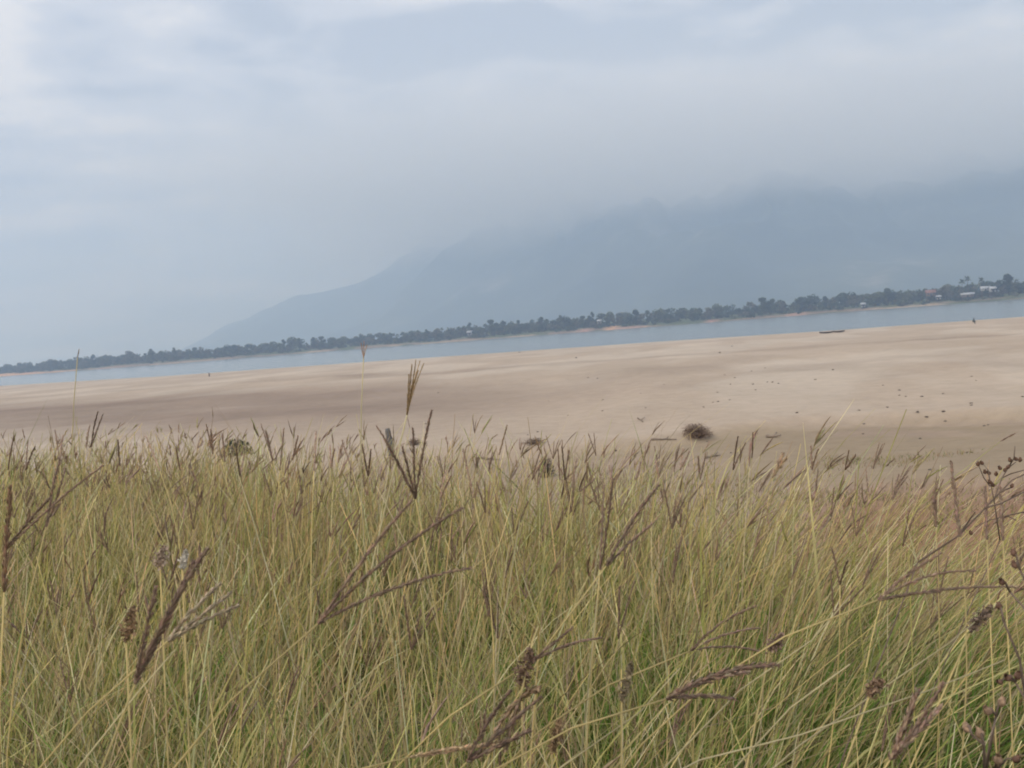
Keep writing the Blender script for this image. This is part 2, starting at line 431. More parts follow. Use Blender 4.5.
# ------------------------------------------------------------------ far bank
def far_u(px):
    p = plan_hit(px, np.interp(px, [q[0] for q in far_px], [q[1] for q in far_px]))
    return float(FS.uv(p[0], p[1])[0])
def far_z(u, v):
    base = np.interp(v, [-40, -3, 0, 2, 6, 14, 40, 300, 2000, 7000], [-2, -0.4, 0.05, 0.7, 1.9, 3.0, 3.6, 4.2, 5, 6])
    return base + sst(1, 10, v) * 1.6 * (fbm(u / 30, v / 30, 3, 81) - 0.5)
def build_far_bank():
    us = np.concatenate([np.linspace(-3200, -260, 60), np.linspace(-250, FS.L + 250, 500), np.linspace(FS.L + 260, 4200, 60)])
    vs_ = np.array([-40, -3, 0, 1, 2, 3.5, 5, 7, 10, 14, 20, 28, 40, 80, 200, 600, 1500, 3500, 6000], float)
    U, Vv = np.meshgrid(us, vs_)
    vj = Vv + 3.0 * (fbm(U / 14, U * 0 + 3, 3, 91) - 0.5) * sst(0, 2, Vv)
    X, Y = FS.at(U, vj)
    Z = far_z(U, Vv)
    earth = np.array((0.23, 0.17, 0.12)); tan = np.array((0.36, 0.27, 0.18)); grn = np.array((0.085, 0.11, 0.05))
    orange = np.array((0.58, 0.34, 0.18)); pinkish = np.array((0.38, 0.23, 0.17))
    col = np.tile(grn, U.shape + (1,))
    col = lerpc(col, earth, sst(9, 3, Vv) * sst(0.40, 0.55, fbm(U / 22, Vv / 4, 3, 95)))
    col = lerpc(col, tan, sst(4, 1.5, Vv) * sst(0.45, 0.6, fbm(U / 30, Vv / 9, 3, 97)))
    def patch(a, b, c, vt, k=1.0):
        nonlocal col
        ua, ub = far_u(a), far_u(b)
        w = sst(ua - 4, ua + 4, U) * sst(ub + 4, ub - 4, U) * sst(vt, vt * 0.7, Vv + 2 * (fbm(U / 6, Vv / 3, 3, 99) - .5))
        col = lerpc(col, c, np.clip(w * k * (0.6 + 0.8 * fbm(U / 9, Vv / 2, 3, 98)), 0, 1))
    patch(-60, 34, orange, 9); patch(34, 75, orange, 5, 0.7)
    patch(96, 128, pinkish, 4, 0.6); patch(305, 330, tan, 5); patch(388, 400, tan, 4)
    patch(577, 590, pinkish, 9); patch(604, 615, orange, 16); patch(615, 644, pinkish, 5)
    patch(705, 717, pinkish, 8); patch(786, 806, pinkish, 9); patch(925, 935, tan, 5)
    n = len(us); i = np.arange(len(vs_) - 1)[:, None] * n + np.arange(n - 1)[None, :]
    Fq = np.stack([i, i + 1, i + n + 1, i + n], -1).reshape(-1, 4)
    m, t, b, o = new_mat('bank_earth')
    at = t.nodes.new('ShaderNodeAttribute'); at.attribute_name = 'Col'
    geo = t.nodes.new('ShaderNodeNewGeometry'); nz = t.nodes.new('ShaderNodeTexNoise')
    nz.inputs['Scale'].default_value = 0.4; nz.inputs['Detail'].default_value = 6
    t.links.new(geo.outputs['Position'], nz.inputs['Vector'])
    mr = t.nodes.new('ShaderNodeMapRange'); mr.inputs[1].default_value = .3; mr.inputs[2].default_value = .7
    mr.inputs[3].default_value = .7; mr.inputs[4].default_value = 1.25
    t.links.new(nz.outputs[0], mr.inputs[0])
    sc = t.nodes.new('ShaderNodeVectorMath'); sc.operation = 'SCALE'
    t.links.new(at.outputs['Color'], sc.inputs[0]); t.links.new(mr.outputs[0], sc.inputs['Scale'])
    t.links.new(sc.outputs[0], b.inputs['Base Color']); set_in(b, Roughness=0.95)
    o_ = mesh_np('far_bank', np.stack([X, Y, Z], -1), Fq, m, None, col.reshape(-1, 3), True)
    tag(o_, 'low far river bank with patches of bare orange earth', None, None, 'structure')
build_far_bank()

# ------------------------------------------------------------------ mountain
def horizon_y(px): return 384 - (math.tan(PITCH) * F) / math.cos(ROLL) * 1.0 - (px - 512) * math.tan(ROLL)
def build_mountain():
    prof = [(150, 352), (180, 349), (215, 330), (262, 309), (300, 294), (318, 290), (340, 287), (365, 279), (385, 267), (400, 256),
            (415, 244), (440, 230), (480, 222), (540, 206), (600, 196), (680, 184), (760, 170), (860, 156), (1024, 138), (1200, 130), (1500, 150)]
    az = []; el = []
    for x, y in prof:
        d = ray(x, y); az.append(math.atan2(d.x, d.y)); el.append(d.z / math.hypot(d.x, d.y))
    th = np.radians(np.linspace(-24, 58, 620)); rr = np.linspace(1950, 7300, 230)
    T, RR = np.meshgrid(th, rr)
    E = np.interp(T, az, el, left=-0.01)
    ridge = 5700 - 1900 * sst(R(-19), R(12), T) + 300 * (fbm(T * 9, T * 0 + 1, 3, 5) - 0.5)
    foot = ridge - 1750
    E = E + 0.007 * (fbm(T * 42, T * 0 + 4, 4, 57) - 0.5) * sst(-0.004, 0.03, E)
    Hh = np.maximum(E, -0.004) * ridge
    X = RR * np.sin(T); Y = RR * np.cos(T)
    tt = np.where(RR < ridge, (RR - foot) / (ridge - foot), 1 - (RR - ridge) / (7250 - ridge))
    tt = np.clip(tt, 0, 1)
    shape = np.where(RR > ridge, np.power(tt, .6), 0.72 * np.power(tt, 1.25) + 0.28 * sst(0, 1, tt))
    nz = fbm(X / 520, Y / 520, 5, 13); gul = 1 - np.abs(2 * fbm(X / 330 + 7, Y / 600, 4, 23) - 1)
    w = np.sin(np.pi * np.clip(tt, 0, 1)) 
    Z = Hh * shape * (1 + w * (0.8 * (nz - 0.5) + 0.9 * (gul - 0.75))) - 1
    # never higher than the skyline seen from the bank
    Z = np.where(tt < 0.97, np.minimum(Z, np.maximum(E, 0) * RR * 0.985 + 6), Z)
    n = len(th); i = np.arange(len(rr) - 1)[:, None] * n + np.arange(n - 1)[None, :]
    Fq = np.stack([i, i + 1, i + n + 1, i + n], -1).reshape(-1, 4)[:, ::-1]
    m, t, b, o = new_mat('mountain_forest')
    geo = t.nodes.new('ShaderNodeNewGeometry'); nzn = t.nodes.new('ShaderNodeTexNoise')
    nzn.inputs['Scale'].default_value = 0.0034; nzn.inputs['Detail'].default_value = 8; nzn.inputs['Roughness'].default_value = 0.62
    t.links.new(geo.outputs['Position'], nzn.inputs['Vector'])
    rp = t.nodes.new('ShaderNodeValToRGB'); el_ = rp.color_ramp.elements
    el_[0].position = 0.36; el_[0].color = (0.018, 0.03, 0.022, 1)  # dark and light forest tones also stand in for gully shading
    el_[1].position = 0.72; el_[1].color = (0.24, 0.22, 0.19, 1)
    q = el_.new(0.60); q.color = (0.065, 0.08, 0.05, 1)
    t.links.new(nzn.outputs[0], rp.inputs[0]); t.links.new(rp.outputs[0], b.inputs['Base Color'])
    set_in(b, Roughness=0.95)
    o_ = mesh_np('mountain', np.stack([X, Y, Z], -1), Fq, m, None, None, True)
    tag(o_, 'hazy blue mountain rising into low cloud', None, None, 'structure')
build_mountain()

# ------------------------------------------------------------------ cloud over the mountain and haze
def volume_box(name, lo, hi):
    mb = MB(); lo = np.array(lo, float); hi = np.array(hi, float)
    mb.box((hi - lo) / 2, hi - lo)
    return mb.build(name, None, loc=tuple(lo))
def build_cloud():
    o = volume_box('cloud', (-1400, 1900, 240), (5400, 6600, 700))
    m = bpy.data.materials.new('cloud_vapour'); m.use_nodes = True
    t = m.node_tree
    for n in list(t.nodes): t.nodes.remove(n)
    out_ = t.nodes.new('ShaderNodeOutputMaterial'); pv = t.nodes.new('ShaderNodeVolumePrincipled')
    pv.inputs['Color'].default_value = (1.0, 1.0, 1.0, 1); pv.inputs['Anisotropy'].default_value = 0.0
    geo = t.nodes.new('ShaderNodeNewGeometry'); sp = t.nodes.new('ShaderNodeSeparateXYZ')
    t.links.new(geo.outputs['Position'], sp.inputs[0])
    nz = t.nodes.new('ShaderNodeTexNoise'); nz.inputs['Scale'].default_value = 0.0014; nz.inputs['Detail'].default_value = 4
    t.links.new(geo.outputs['Position'], nz.inputs['Vector'])
    def mth(op, a, b_=None, clamp=False):
        n = t.nodes.new('ShaderNodeMath'); n.operation = op; n.use_clamp = clamp
        for i, v in enumerate((a, b_)):
            if v is None: continue
            if isinstance(v, (int, float)): n.inputs[i].default_value = v
            else: t.links.new(v, n.inputs[i])
        return n.outputs[0]
    def mrange(v, a, b_, c, d):
        n = t.nodes.new('ShaderNodeMapRange'); n.interpolation_type = 'SMOOTHSTEP'
        t.links.new(v, n.inputs[0])
        for i, q in enumerate((a, b_, c, d)): n.inputs[i + 1].default_value = q
        return n.outputs[0]
    # cloud base climbs from the left shoulder to the right
    base = mrange(sp.outputs[0], -900, 600, 385, 328)
    hgt = mth('SUBTRACT', sp.outputs[2], base)
    hgt = mth('ADD', hgt, mth('MULTIPLY', mth('SUBTRACT', nz.outputs[0], 0.5), 330))
    dens = mrange(hgt, -50, 150, 0.0, 0.0062)
    dens = mth('MULTIPLY', dens, mrange(sp.outputs[0], -1300, 100, 0, 1))
    dens = mth('MULTIPLY', dens, mrange(sp.outputs[1], 1950, 2700, 0, 1))
    dens = mth('MULTIPLY', dens, mrange(sp.outputs[2], 520, 690, 1, 0))
    t.links.new(dens, pv.inputs['Density'])
    t.links.new(pv.outputs[0], out_.inputs['Volume'])
    o.data.materials.append(m)
    tag(o, 'low grey cloud hiding the mountain top', None, None, 'stuff')
build_cloud()
def build_haze():
    o = volume_box('haze', (-6500, -400, -6), (6500, 7700, 790))
    m = bpy.data.materials.new('haze_air'); m.use_nodes = True
    t = m.node_tree
    for n in list(t.nodes): t.nodes.remove(n)
    out_ = t.nodes.new('ShaderNodeOutputMaterial'); pv = t.nodes.new('ShaderNodeVolumePrincipled')
    pv.inputs['Color'].default_value = (0.56, 0.735, 1.0, 1); pv.inputs['Density'].default_value = 0.00052
    pv.inputs['Absorption Color'].default_value = (0.36, 0.36, 0.36, 1)
    t.links.new(pv.outputs[0], out_.inputs['Volume'])
    o.data.materials.append(m)
    tag(o, 'pale bluish haze in the air over the river', None, None, 'stuff')
build_haze()

# ------------------------------------------------------------------ trees of the far bank
def leaf_cards(P, size, col, r=rng):
    """small folded leaf-clump faces at points P"""
    n = len(P)
    a = r.normal(size=(n, 3)); a /= np.linalg.norm(a, axis=1)[:, None]
    b = np.cross(a, r.normal(size=(n, 3))); b /= np.linalg.norm(b, axis=1)[:, None]
    s = (size * r.uniform(0.6, 1.4, n))[:, None]
    c = np.cross(a, b)
    V = np.stack([P - a * s, P + b * s * 0.55 + c * s * 0.18, P + a * s, P - b * s * 0.55 + c * s * 0.18], 1)
    i = np.arange(n) * 4
    Fq = np.concatenate([np.stack([i, i + 1, i + 2], 1), np.stack([i, i + 2, i + 3], 1)])
    return V.reshape(-1, 3), Fq, np.repeat(col, 4, 0)
def crown_points(lobes, n, r=rng):
    w = np.array([l[3] ** 2 for l in lobes]); w = w / w.sum()
    k = r.choice(len(lobes), n, p=w)
    L = np.array(lobes)[k]
    d = r.normal(size=(n, 3)); d /= np.linalg.norm(d, axis=1)[:, None]
    rad = np.power(r.uniform(0.15, 1, n), 0.42)
    return L[:, :3] + d * (L[:, 3:4] * rad[:, None]) * np.array([1, 1, 0.8])
GREENS = [np.array((0.066, 0.090, 0.045)), np.array((0.095, 0.108, 0.050)), np.array((0.052, 0.075, 0.048)), np.array((0.115, 0.110, 0.062))]
def make_tree_meshes(kind, seed):
    r = np.random.default_rng(seed); q = random.Random(seed)
    g = GREENS[seed % 4]
    mb = MB(); lobes = []
    if kind == 'dome':
        h, w = 11.5, 6.6; th = 3.4
        for i in range(11):
            a = q.uniform(0, 6.28); d = w * 0.62 * math.sqrt(q.random())
            lobes.append((d * math.cos(a), d * math.sin(a), 2.6 + (h - 5.0) * (1 - (d / w) ** 2) * q.uniform(.1, 1.1), q.uniform(1.8, 2.9)))
    elif kind == 'tall':
        h, w = 14.0, 3.6; th = 4.5
        for i in range(10):
            z = q.uniform(2.4, 12.4); d = q.uniform(0, 1.0) * w * 0.6 * (1 - abs(z - 8) / 9); a = q.uniform(0, 6.28)
            lobes.append((d * math.cos(a), d * math.sin(a), z, q.uniform(1.1, 2.0)))
    elif kind == 'loose':
        h, w = 10.5, 5.0; th = 3.0
        for i in range(9):
            a = q.uniform(0, 6.28); d = w * 0.8 * math.sqrt(q.random())
            lobes.append((d * math.cos(a), d * math.sin(a), q.uniform(2.0, 9.2), q.uniform(1.1, 2.1)))
    else:  # low
        h, w = 7.0, 5.0; th = 1.6
        for i in range(9):
            a = q.uniform(0, 6.28); d = w * 0.75 * math.sqrt(q.random())
            lobes.append((d * math.cos(a), d * math.sin(a), q.uniform(1.6, 5.2), q.uniform(1.3, 2.2)))
    mb.tube([(0, 0, -0.6), (0.1, 0.05, th * .5), (0.0, 0.1, th), (0.15, 0, h * 0.62)], [0.34, 0.27, 0.22, 0.07], 6)
    for l in lobes[:7]:
        mb.tube([(0, 0.08, th * q.uniform(.8, 1.1)), (l[0] * .5, l[1] * .5, (th + l[2]) * .5), (l[0], l[1], l[2])], [0.12, 0.08, 0.03], 4)
    n = 620
    P = crown_points(lobes, n, r)
    lob_t = r.uniform(0.65, 1.45, (n, 1))
    col = g[None] * lob_t
    V, Fq, c = leaf_cards(P, 0.72, col, r)
    t = mb.build('trunk', M_bark)
    cr_ = mesh_np('crown', V, Fq, M_leaf, None, c)
    tm, cm = t.data, cr_.data
    bpy.data.objects.remove(t); bpy.data.objects.remove(cr_)
    return tm, cm
def make_palm_meshes(seed):
    q = random.Random(seed); mb = MB(); h = 11.5
    mb.tube([(0, 0, -.5), (.15, 0, 4), (.3, .1, 8), (.35, .1, h)], [.26, .2, .17, .15], 6)
    V = []; Fq = []; col = []
    for i in range(17):
        a = q.uniform(0, 6.28); el = q.uniform(-.5, 1.2); L = q.uniform(2.4, 3.2)
        p = np.array((.35, .1, h)); d = np.array((math.cos(a) * math.cos(el), math.sin(a) * math.cos(el), math.sin(el)))
        side = np.array((-math.sin(a), math.cos(a), 0)); prev = None
        for k in range(6):
            w = [.15, .55, .6, .5, .35, .03][k]
            b = len(V)
            V += [p - side * w - np.array((0, 0, .25 * w)), p, p + side * w - np.array((0, 0, .25 * w))]
            col += [(0.06, 0.075, 0.035)] * 3
            if prev is not None:
                Fq += [(prev, b, b + 1, prev + 1), (prev + 1, b + 1, b + 2, prev + 2)]
            prev = b
            p = p + d * L / 5; d = d - np.array((0, 0, .26)); d /= np.linalg.norm(d)
    t = mb.build('trunk', M_bark); c = mesh_np('crown', V, np.array(Fq), M_leaf, None, np.array(col))
    tm, cm = t.data, c.data
    bpy.data.objects.remove(t); bpy.data.objects.remove(c)
    return tm, cm
PROTO = {k: [make_tree_meshes(k, s) for s in ss] for k, ss in
         dict(dome=(1, 2, 3), tall=(4, 5, 6), loose=(7, 8, 9), low=(10, 11, 12)).items()}
PROTO['palm'] = [make_palm_meshes(1), make_palm_meshes(2)]
NAMES = dict(dome='domed_tree', tall='tall_tree', loose='airy_tree', low='low_tree', palm='palm_tree')
def place_tree(kind, u, v, scale, label, group=None, var=None, sx=1.0):
    tm, cm = PROTO[kind][var if var is not None else rnd.randrange(len(PROTO[kind]))]
    x, y = FS.at(u, v); z = float(far_z(u, v)) - 0.1
    o = empty(NAMES[kind], (float(x), float(y), z), rnd.uniform(0, 6.28))
    o.scale = (scale * sx, scale * sx, scale)
    link('trunk', tm, o); link('crown', cm, o)
    tag(o, label, 'palm' if kind == 'palm' else 'tree', group)
    return o
def px_at_u(u):
    xs = np.linspace(-200, 1224, 300)
    return xs
PXS = np.linspace(-160, 1180, 400)
US = np.array([float(FS.uv(*plan_hit(p, np.interp(p, [q[0] for q in far_px], [q[1] for q in far_px]) if 0 <= p <= 1024 else
      (376.5 - 0.0752 * p if p < 0 else 298.7 - 0.0735 * (p - 1024))))[0]) for p in PXS])
def u_px(p): return float(np.interp(p, PXS, US))
# landmark trees that stand out of the row
special = [
    (41, 'dome', 1.10, 'broad domed tree above the orange sand bank at far left end', 1.15),
    (28, 'low', 1.0, 'low tree just left of the domed tree over the orange bank', 1.0),
    (119, 'dome', 1.15, 'rounded tree above the first water edge bend, left of the mountain foot', 1.0),
    (141, 'tall', 1.0, 'upright clumped tree left of the mountain foot', 1.3),
    (222, 'dome', 1.20, 'dark round-crowned tree rising in front of the mountain foot', 1.0),
    (284, 'dome', 1.28, 'broad flat-topped tree before the mountain shoulder', 1.1),
    (484, 'tall', 1.02, 'pointed tree just right of the small white house', 1.2),
    (512, 'tall', 0.85, 'slim dark spire tree midway along the far bank', 0.7),
    (556, 'dome', 1.18, 'bulky dark tree left of the orange earth scar', 0.9),
    (587, 'tall', 0.90, 'narrow tree directly above the pink bank scar', 0.8),
    (603, 'dome', 1.10, 'round tree right behind the orange earth scar', 0.85),
    (714, 'dome', 1.05, 'dark mushroom-shaped tree above the pink bare bank', 0.85),
    (760, 'tall', 0.95, 'pale feathery tall tree between the two pink banks', 1.35),
    (806, 'dome', 1.22, 'wide dark tree mass above the second pink bank', 1.5),
    (845, 'dome', 1.20, 'tall bushy tree beyond the moored boats', 1.1),
    (887, 'dome', 1.12, 'leafy tree standing left of the red roof', 1.0),
    (946, 'dome', 0.98, 'round tree between the red roof and the palms', 0.9),
    (998, 'dome', 1.22, 'largest dark domed tree above the white roofs', 1.25),
    (1010, 'tall', 1.02, 'light green tree right of the largest dome', 1.2),
]
used = []
for p, k, s_, lab, sx in special:
    u = u_px(p); used.append(u)
    place_tree(k, u, rnd.uniform(12, 18), s_, lab, None, None, sx)
for p, s_, lab in ((963, 1.0, 'left palm of the pair beside the long white roof'), (969, 1.12, 'taller palm of the pair beside the long white roof'),
                   (983, 1.0, 'lone palm just left of the largest domed tree'), (436, 0.78, 'small palm near the white house, left of it')):
    place_tree('palm', u_px(p), 13, s_, lab)
segs = [(-150, 0, None), (0, 80, 'over the orange sand bank'), (80, 180, 'between orange bank and mountain foot'), (180, 340, 'below the mountain shoulder'),
        (340, 460, 'left of the small white house'), (460, 600, 'between white house and orange earth scar'),
        (600, 712, 'between orange scar and first pink bank'), (712, 800, 'between the two pink bare banks'),
        (800, 925, 'between second pink bank and red roof'), (925, 1024, 'near the white roofs'), (1024, 1160, None)]
KW = dict(dome='rounded dark green', tall='upright grey green', loose='open airy', low='low bushy')
for a, b, where in segs:
    ua, ub = u_px(a), u_px(b)
    u = ua
    while u < ub:
        k = rnd.choices(['dome', 'tall', 'loose', 'low'], [3, 2, 3, 3])[0]
        w = where or ('past the left end of the row' if a < 0 else 'past the right end of the row')
        lab = '%s tree in the far bank row, %s' % (KW[k], w)
        place_tree(k, u + rnd.uniform(-2, 2), rnd.uniform(8, 22), rnd.uniform(0.62, 0.95), lab, '%s trees %s' % (KW[k], w), None, rnd.uniform(.95, 1.25))
        u += rnd.uniform(5.5, 9.0)
# the wood behind and the scrub along the bank: read as one mass
def build_wood():
    Vs = []; Fs = []; Cs = []; n0 = 0
    r = np.random.default_rng(77)
    for i in range(760):
        u = r.uniform(-420, FS.L + 330); v = 24 + 90 * r.random() ** 1.6
        x, y = FS.at(u, v); s = r.uniform(.75, 1.15) * 1.05
        ls = [(x + r.normal() * 2.6, y + r.normal() * 2.6, 3 + r.uniform(0.5, 7.6) * s, r.uniform(1.7, 2.9)) for _ in range(5)]
        P = crown_points(ls, 130, r)
        col = GREENS[i % 4][None] * r.uniform(.6, 1.35, (130, 1))
        V, Fq, c = leaf_cards(P, 1.1, col, r)
        Vs.append(V); Fs.append(Fq + n0); Cs.append(c); n0 += len(V)
    o = mesh_np('woods', np.concatenate(Vs), np.concatenate(Fs), M_leaf, None, np.concatenate(Cs))
    tag(o, 'hazy mass of woodland behind the far bank trees', 'woodland', None, 'stuff')
    Vs = []; Fs = []; Cs = []; n0 = 0
    for i in range(620):
        u = r.uniform(-260, FS.L + 230)
        v = 4 + 10 * r.random()
        if fbm(u / 35.0, 0.5, 2, 7) < 0.36 and v < 8: continue
        x, y = FS.at(u, v); z = float(far_z(u, v))
        ls = [(x + r.normal() * 1.6, y + r.normal() * 1.2, z + r.uniform(.3, 2.0), r.uniform(.6, 1.5)) for _ in range(3)]
        P = crown_points(ls, 46, r)
        col = GREENS[i % 4][None] * r.uniform(.6, 1.3, (46, 1))
        V, Fq, c = leaf_cards(P, 0.7, col, r)
        Vs.append(V); Fs.append(Fq + n0); Cs.append(c); n0 += len(V)
    o = mesh_np('shrubbery', np.concatenate(Vs), np.concatenate(Fs), M_leaf, None, np.concatenate(Cs))
    tag(o, 'low scrub covering the slope of the far bank', 'scrub', None, 'stuff')
build_wood()

# ------------------------------------------------------------------ houses among the trees
def house(px, v, w, d, h, roof_h, wall, roof, label, rz=0.0, stilts=0.0):
    u = u_px(px); x, y = FS.at(u, v); z = float(far_z(u, v))
    base = math.atan2(FS.t[1], FS.t[0])
    o = empty('house', (float(x), float(y), z), base + rz)
    mb = MB(); mb.box((0, 0, stilts + h / 2), (w, d, h)); mb.build('wall', wall, o)
    for sx in (-1, 1):
        for sy in (-1, 1):
            if stilts:
                m2 = MB(); m2.box((sx * (w / 2 - .2), sy * (d / 2 - .2), stilts / 2 - .3), (.22, .22, stilts + .6)); m2.build('stilt', M_bark, o)
    mr = MB(); e_ = 0.6; zt = stilts + h; th = .12
    for s in (-1, 1):
        a = np.array([(-w / 2 - e_, s * (d / 2 + e_), zt - .25), (w / 2 + e_, s * (d / 2 + e_), zt - .25), (w / 2 + e_, 0, zt + roof_h), (-w / 2 - e_, 0, zt + roof_h)])
        b = a + np.array((0, 0, th))
        mr.add(np.concatenate([a, b]), [(0, 1, 2, 3), (7, 6, 5, 4), (0, 4, 5, 1), (1, 5, 6, 2), (2, 6, 7, 3), (3, 7, 4, 0)])
    mr.build('roof', roof, o)
    for s in (-1, 1):
        g = MB(); xx = s * (w / 2 - .02)
        g.add([(xx, -d / 2, zt), (xx, d / 2, zt), (xx, 0, zt + roof_h * .92), (xx - s * .1, -d / 2, zt), (xx - s * .1, d / 2, zt), (xx - s * .1, 0, zt + roof_h * .92)],
              [(0, 1, 2), (5, 4, 3), (0, 3, 4, 1), (1, 4, 5, 2), (2, 5, 3, 0)])
        g.build('gable', wall, o)
    m2 = MB(); m2.box((0, -d / 2 - .03, stilts + 1.0), (.95, .08, 2.0)); m2.build('door', M_dark, o)
    for s in (-1, 1):
        m2 = MB(); m2.box((s * w * .3, -d / 2 - .03, stilts + 1.5), (1.0, .08, 1.0)); m2.build('window', M_dark, o)
    tag(o, label, 'house', 'houses on the far bank')
house(466, 8, 3.4, 4, 2.6, 1.0, M_plaster, M_tin, 'small bright white house alone among the trees left of centre', 0.2, 2.2)
house(597, 7, 2.6, 3, 2.2, 0.9, M_plaster, M_tin, 'tiny white hut beside the orange earth scar', 0.1, 3.2)
house(931, 7, 5.5, 5, 2.4, 1.8, M_brownwall, M_rust, 'house with a red roof showing above the treetops', 0.15, 4.2)
house(939, 5, 2.2, 3, 2.0, 0.7, M_plaster, M_tin, 'narrow pale hut just right of the red roof', 0.0, 2.0)
house(968, 7, 7.5, 4, 2.0, 0.9, M_brownwall, M_tin, 'long low building with white roof below the palms', 0.05, 1.8)
house(986, 7, 5.0, 4.5, 1.7, 1.2, M_plaster, M_tin, 'white-roofed house just left of the largest dome tree', 0.1, 5.0)
house(993, 5, 3.2, 4, 2.4, 1.0, M_plaster, M_tin, 'smaller white house touching the right one of the white roofs', 0.3, 4.2)
house(863, 5, 2.4, 3, 2.2, 0.8, M_plaster, M_tin, 'faint pale hut low on the bank beyond the boats', 0.0, 0.8)

# ------------------------------------------------------------------ boats, person and stake at the water
def boat(pxa, pya, L, rz, label):
    p = ground_hit(pxa, pya)
    o = empty('wooden_boat', (p.x, p.y, p.z + 0.02), rz)
    n = 13; V = []; Fq = []; k = 7
    for i in range(n):
        t = i / (n - 1) * 2 - 1
        wd = 0.46 * (1 - abs(t) ** 2.6) + 0.03; sh = 0.29 + 0.10 * abs(t) ** 2.4; kl = 0.16 * abs(t) ** 3
        for j in range(k):
            a = math.pi * j / (k - 1)
            V.append((t * L / 2, -math.cos(a) * wd, kl + (sh - kl) * (1 - math.sin(a) ** 0.8)))
    m = len(V)
    V += [(x * 0.985, y * 0.88, z + 0.03) for x, y, z in V]
    for i in range(n - 1):
        for j in range(k - 1):
            a = i * k + j
            Fq.append((a, a + 1, a + k + 1, a + k)); Fq.append((m + a, m + a + k, m + a + k + 1, m + a + 1))
        for j, s in ((0, 1), (k - 1, -1)):
            a = i * k + j; q = (a, a + k, m + a + k, m + a)
            Fq.append(q if s > 0 else q[::-1])
    mesh_np('hull', V, np.array(Fq), M_wood, o, None, True)
    for t in (-0.55, 0.0, 0.5):
        mb = MB(); mb.box((t * L / 2, 0, 0.25), (0.2, 0.74, 0.035)); mb.build('thwart', M_drift, o)
    tag(o, label, 'boat', 'boats drawn up at the sand edge')
boat(826.5, 333.4, 2.9, R(-32), 'longer dark wooden boat drawn up at the water edge, left of pair')
boat(839, 332.4, 2.3, R(-20), 'shorter dark wooden boat drawn up at the water edge, right of pair')

def person():
    p = ground_hit(973, 324.0)
    bm_v = [(0, 0, .42), (.05, 0, .62), (.16, 0, .80), (.20, 0, .92), (.24, 0, 1.06),
            (.02, .11, .42), (.40, .17, .50), (.30, .17, .06), (.44, .18, .03),
            (.02, -.11, .42), (.40, -.17, .50), (.30, -.17, .06), (.44, -.18, .03),
            (.16, .19, .82), (.34, .22, .62), (.50, .10, .52), (.16, -.19, .82), (.34, -.22, .62), (.50, -.10, .52)]
    ed = [(0, 1), (1, 2), (2, 3), (3, 4), (0, 5), (5, 6), (6, 7), (7, 8), (0, 9), (9, 10), (10, 11), (11, 12), (2, 13), (13, 14), (14, 15), (2, 16), (16, 17), (17, 18)]
    rad = [.15, .15, .15, .06, .10, .11, .08, .05, .04, .11, .08, .05, .04, .06, .05, .04, .06, .05, .04]
    me = bpy.data.meshes.new('person'); me.from_pydata(bm_v, ed, [])
    o = link('person', me, None, (p.x, p.y, p.z)); o.rotation_euler = (0, 0, R(-35))
    md = o.modifiers.new('skin', 'SKIN')
    for i, sv in enumerate(me.skin_vertices[0].data):
        sv.radius = (rad[i], rad[i]); sv.use_root = (i == 0)
    o.modifiers.new('sub', 'SUBSURF').levels = 1
    me.materials.append(M_cloth)
    mb = MB(); 
    for zc, r_ in ((0, .115),):
        mb.tube([(.20, 0, 1.0), (.21, 0, 1.06), (.22, 0, 1.13), (.22, 0, 1.18)], [.09, .12, .11, .04], 8)
    mb.build('hair', M_dark, o, True)
    tag(o, 'person in dark clothes crouching at the water edge', 'person')
person()
def stake(px, py, h, r_, name, mat, label, cat, lean=(0.05, 0)):
    p = ground_hit(px, py)
    mb = MB(); rr_ = random.Random(int(px))
    n = 7
    mb.tube([(lean[0] * h * t / n + rr_.uniform(-.1, .1) * r_, lean[1] * h * t / n, -0.15 + (h + .15) * t / n) for t in range(n + 1)],
            [r_ * (1.1 - .3 * t / n) * rr_.uniform(.88, 1.12) for t in range(n + 1)], 7)
    o = mb.build(name, mat, None, False, (p.x, p.y, p.z))
    tag(o, label, cat)
stake(209.3, 376.3, 0.95, 0.14, 'mooring_stake', M_wood, 'lone dark stake at the water edge on the left', 'stake')
stake(392, 455, 1.0, 0.12, 'weathered_stump', M_post, 'weathered grey stump standing behind the spiky seed heads left of centre', 'stump', (-0.08, 0))

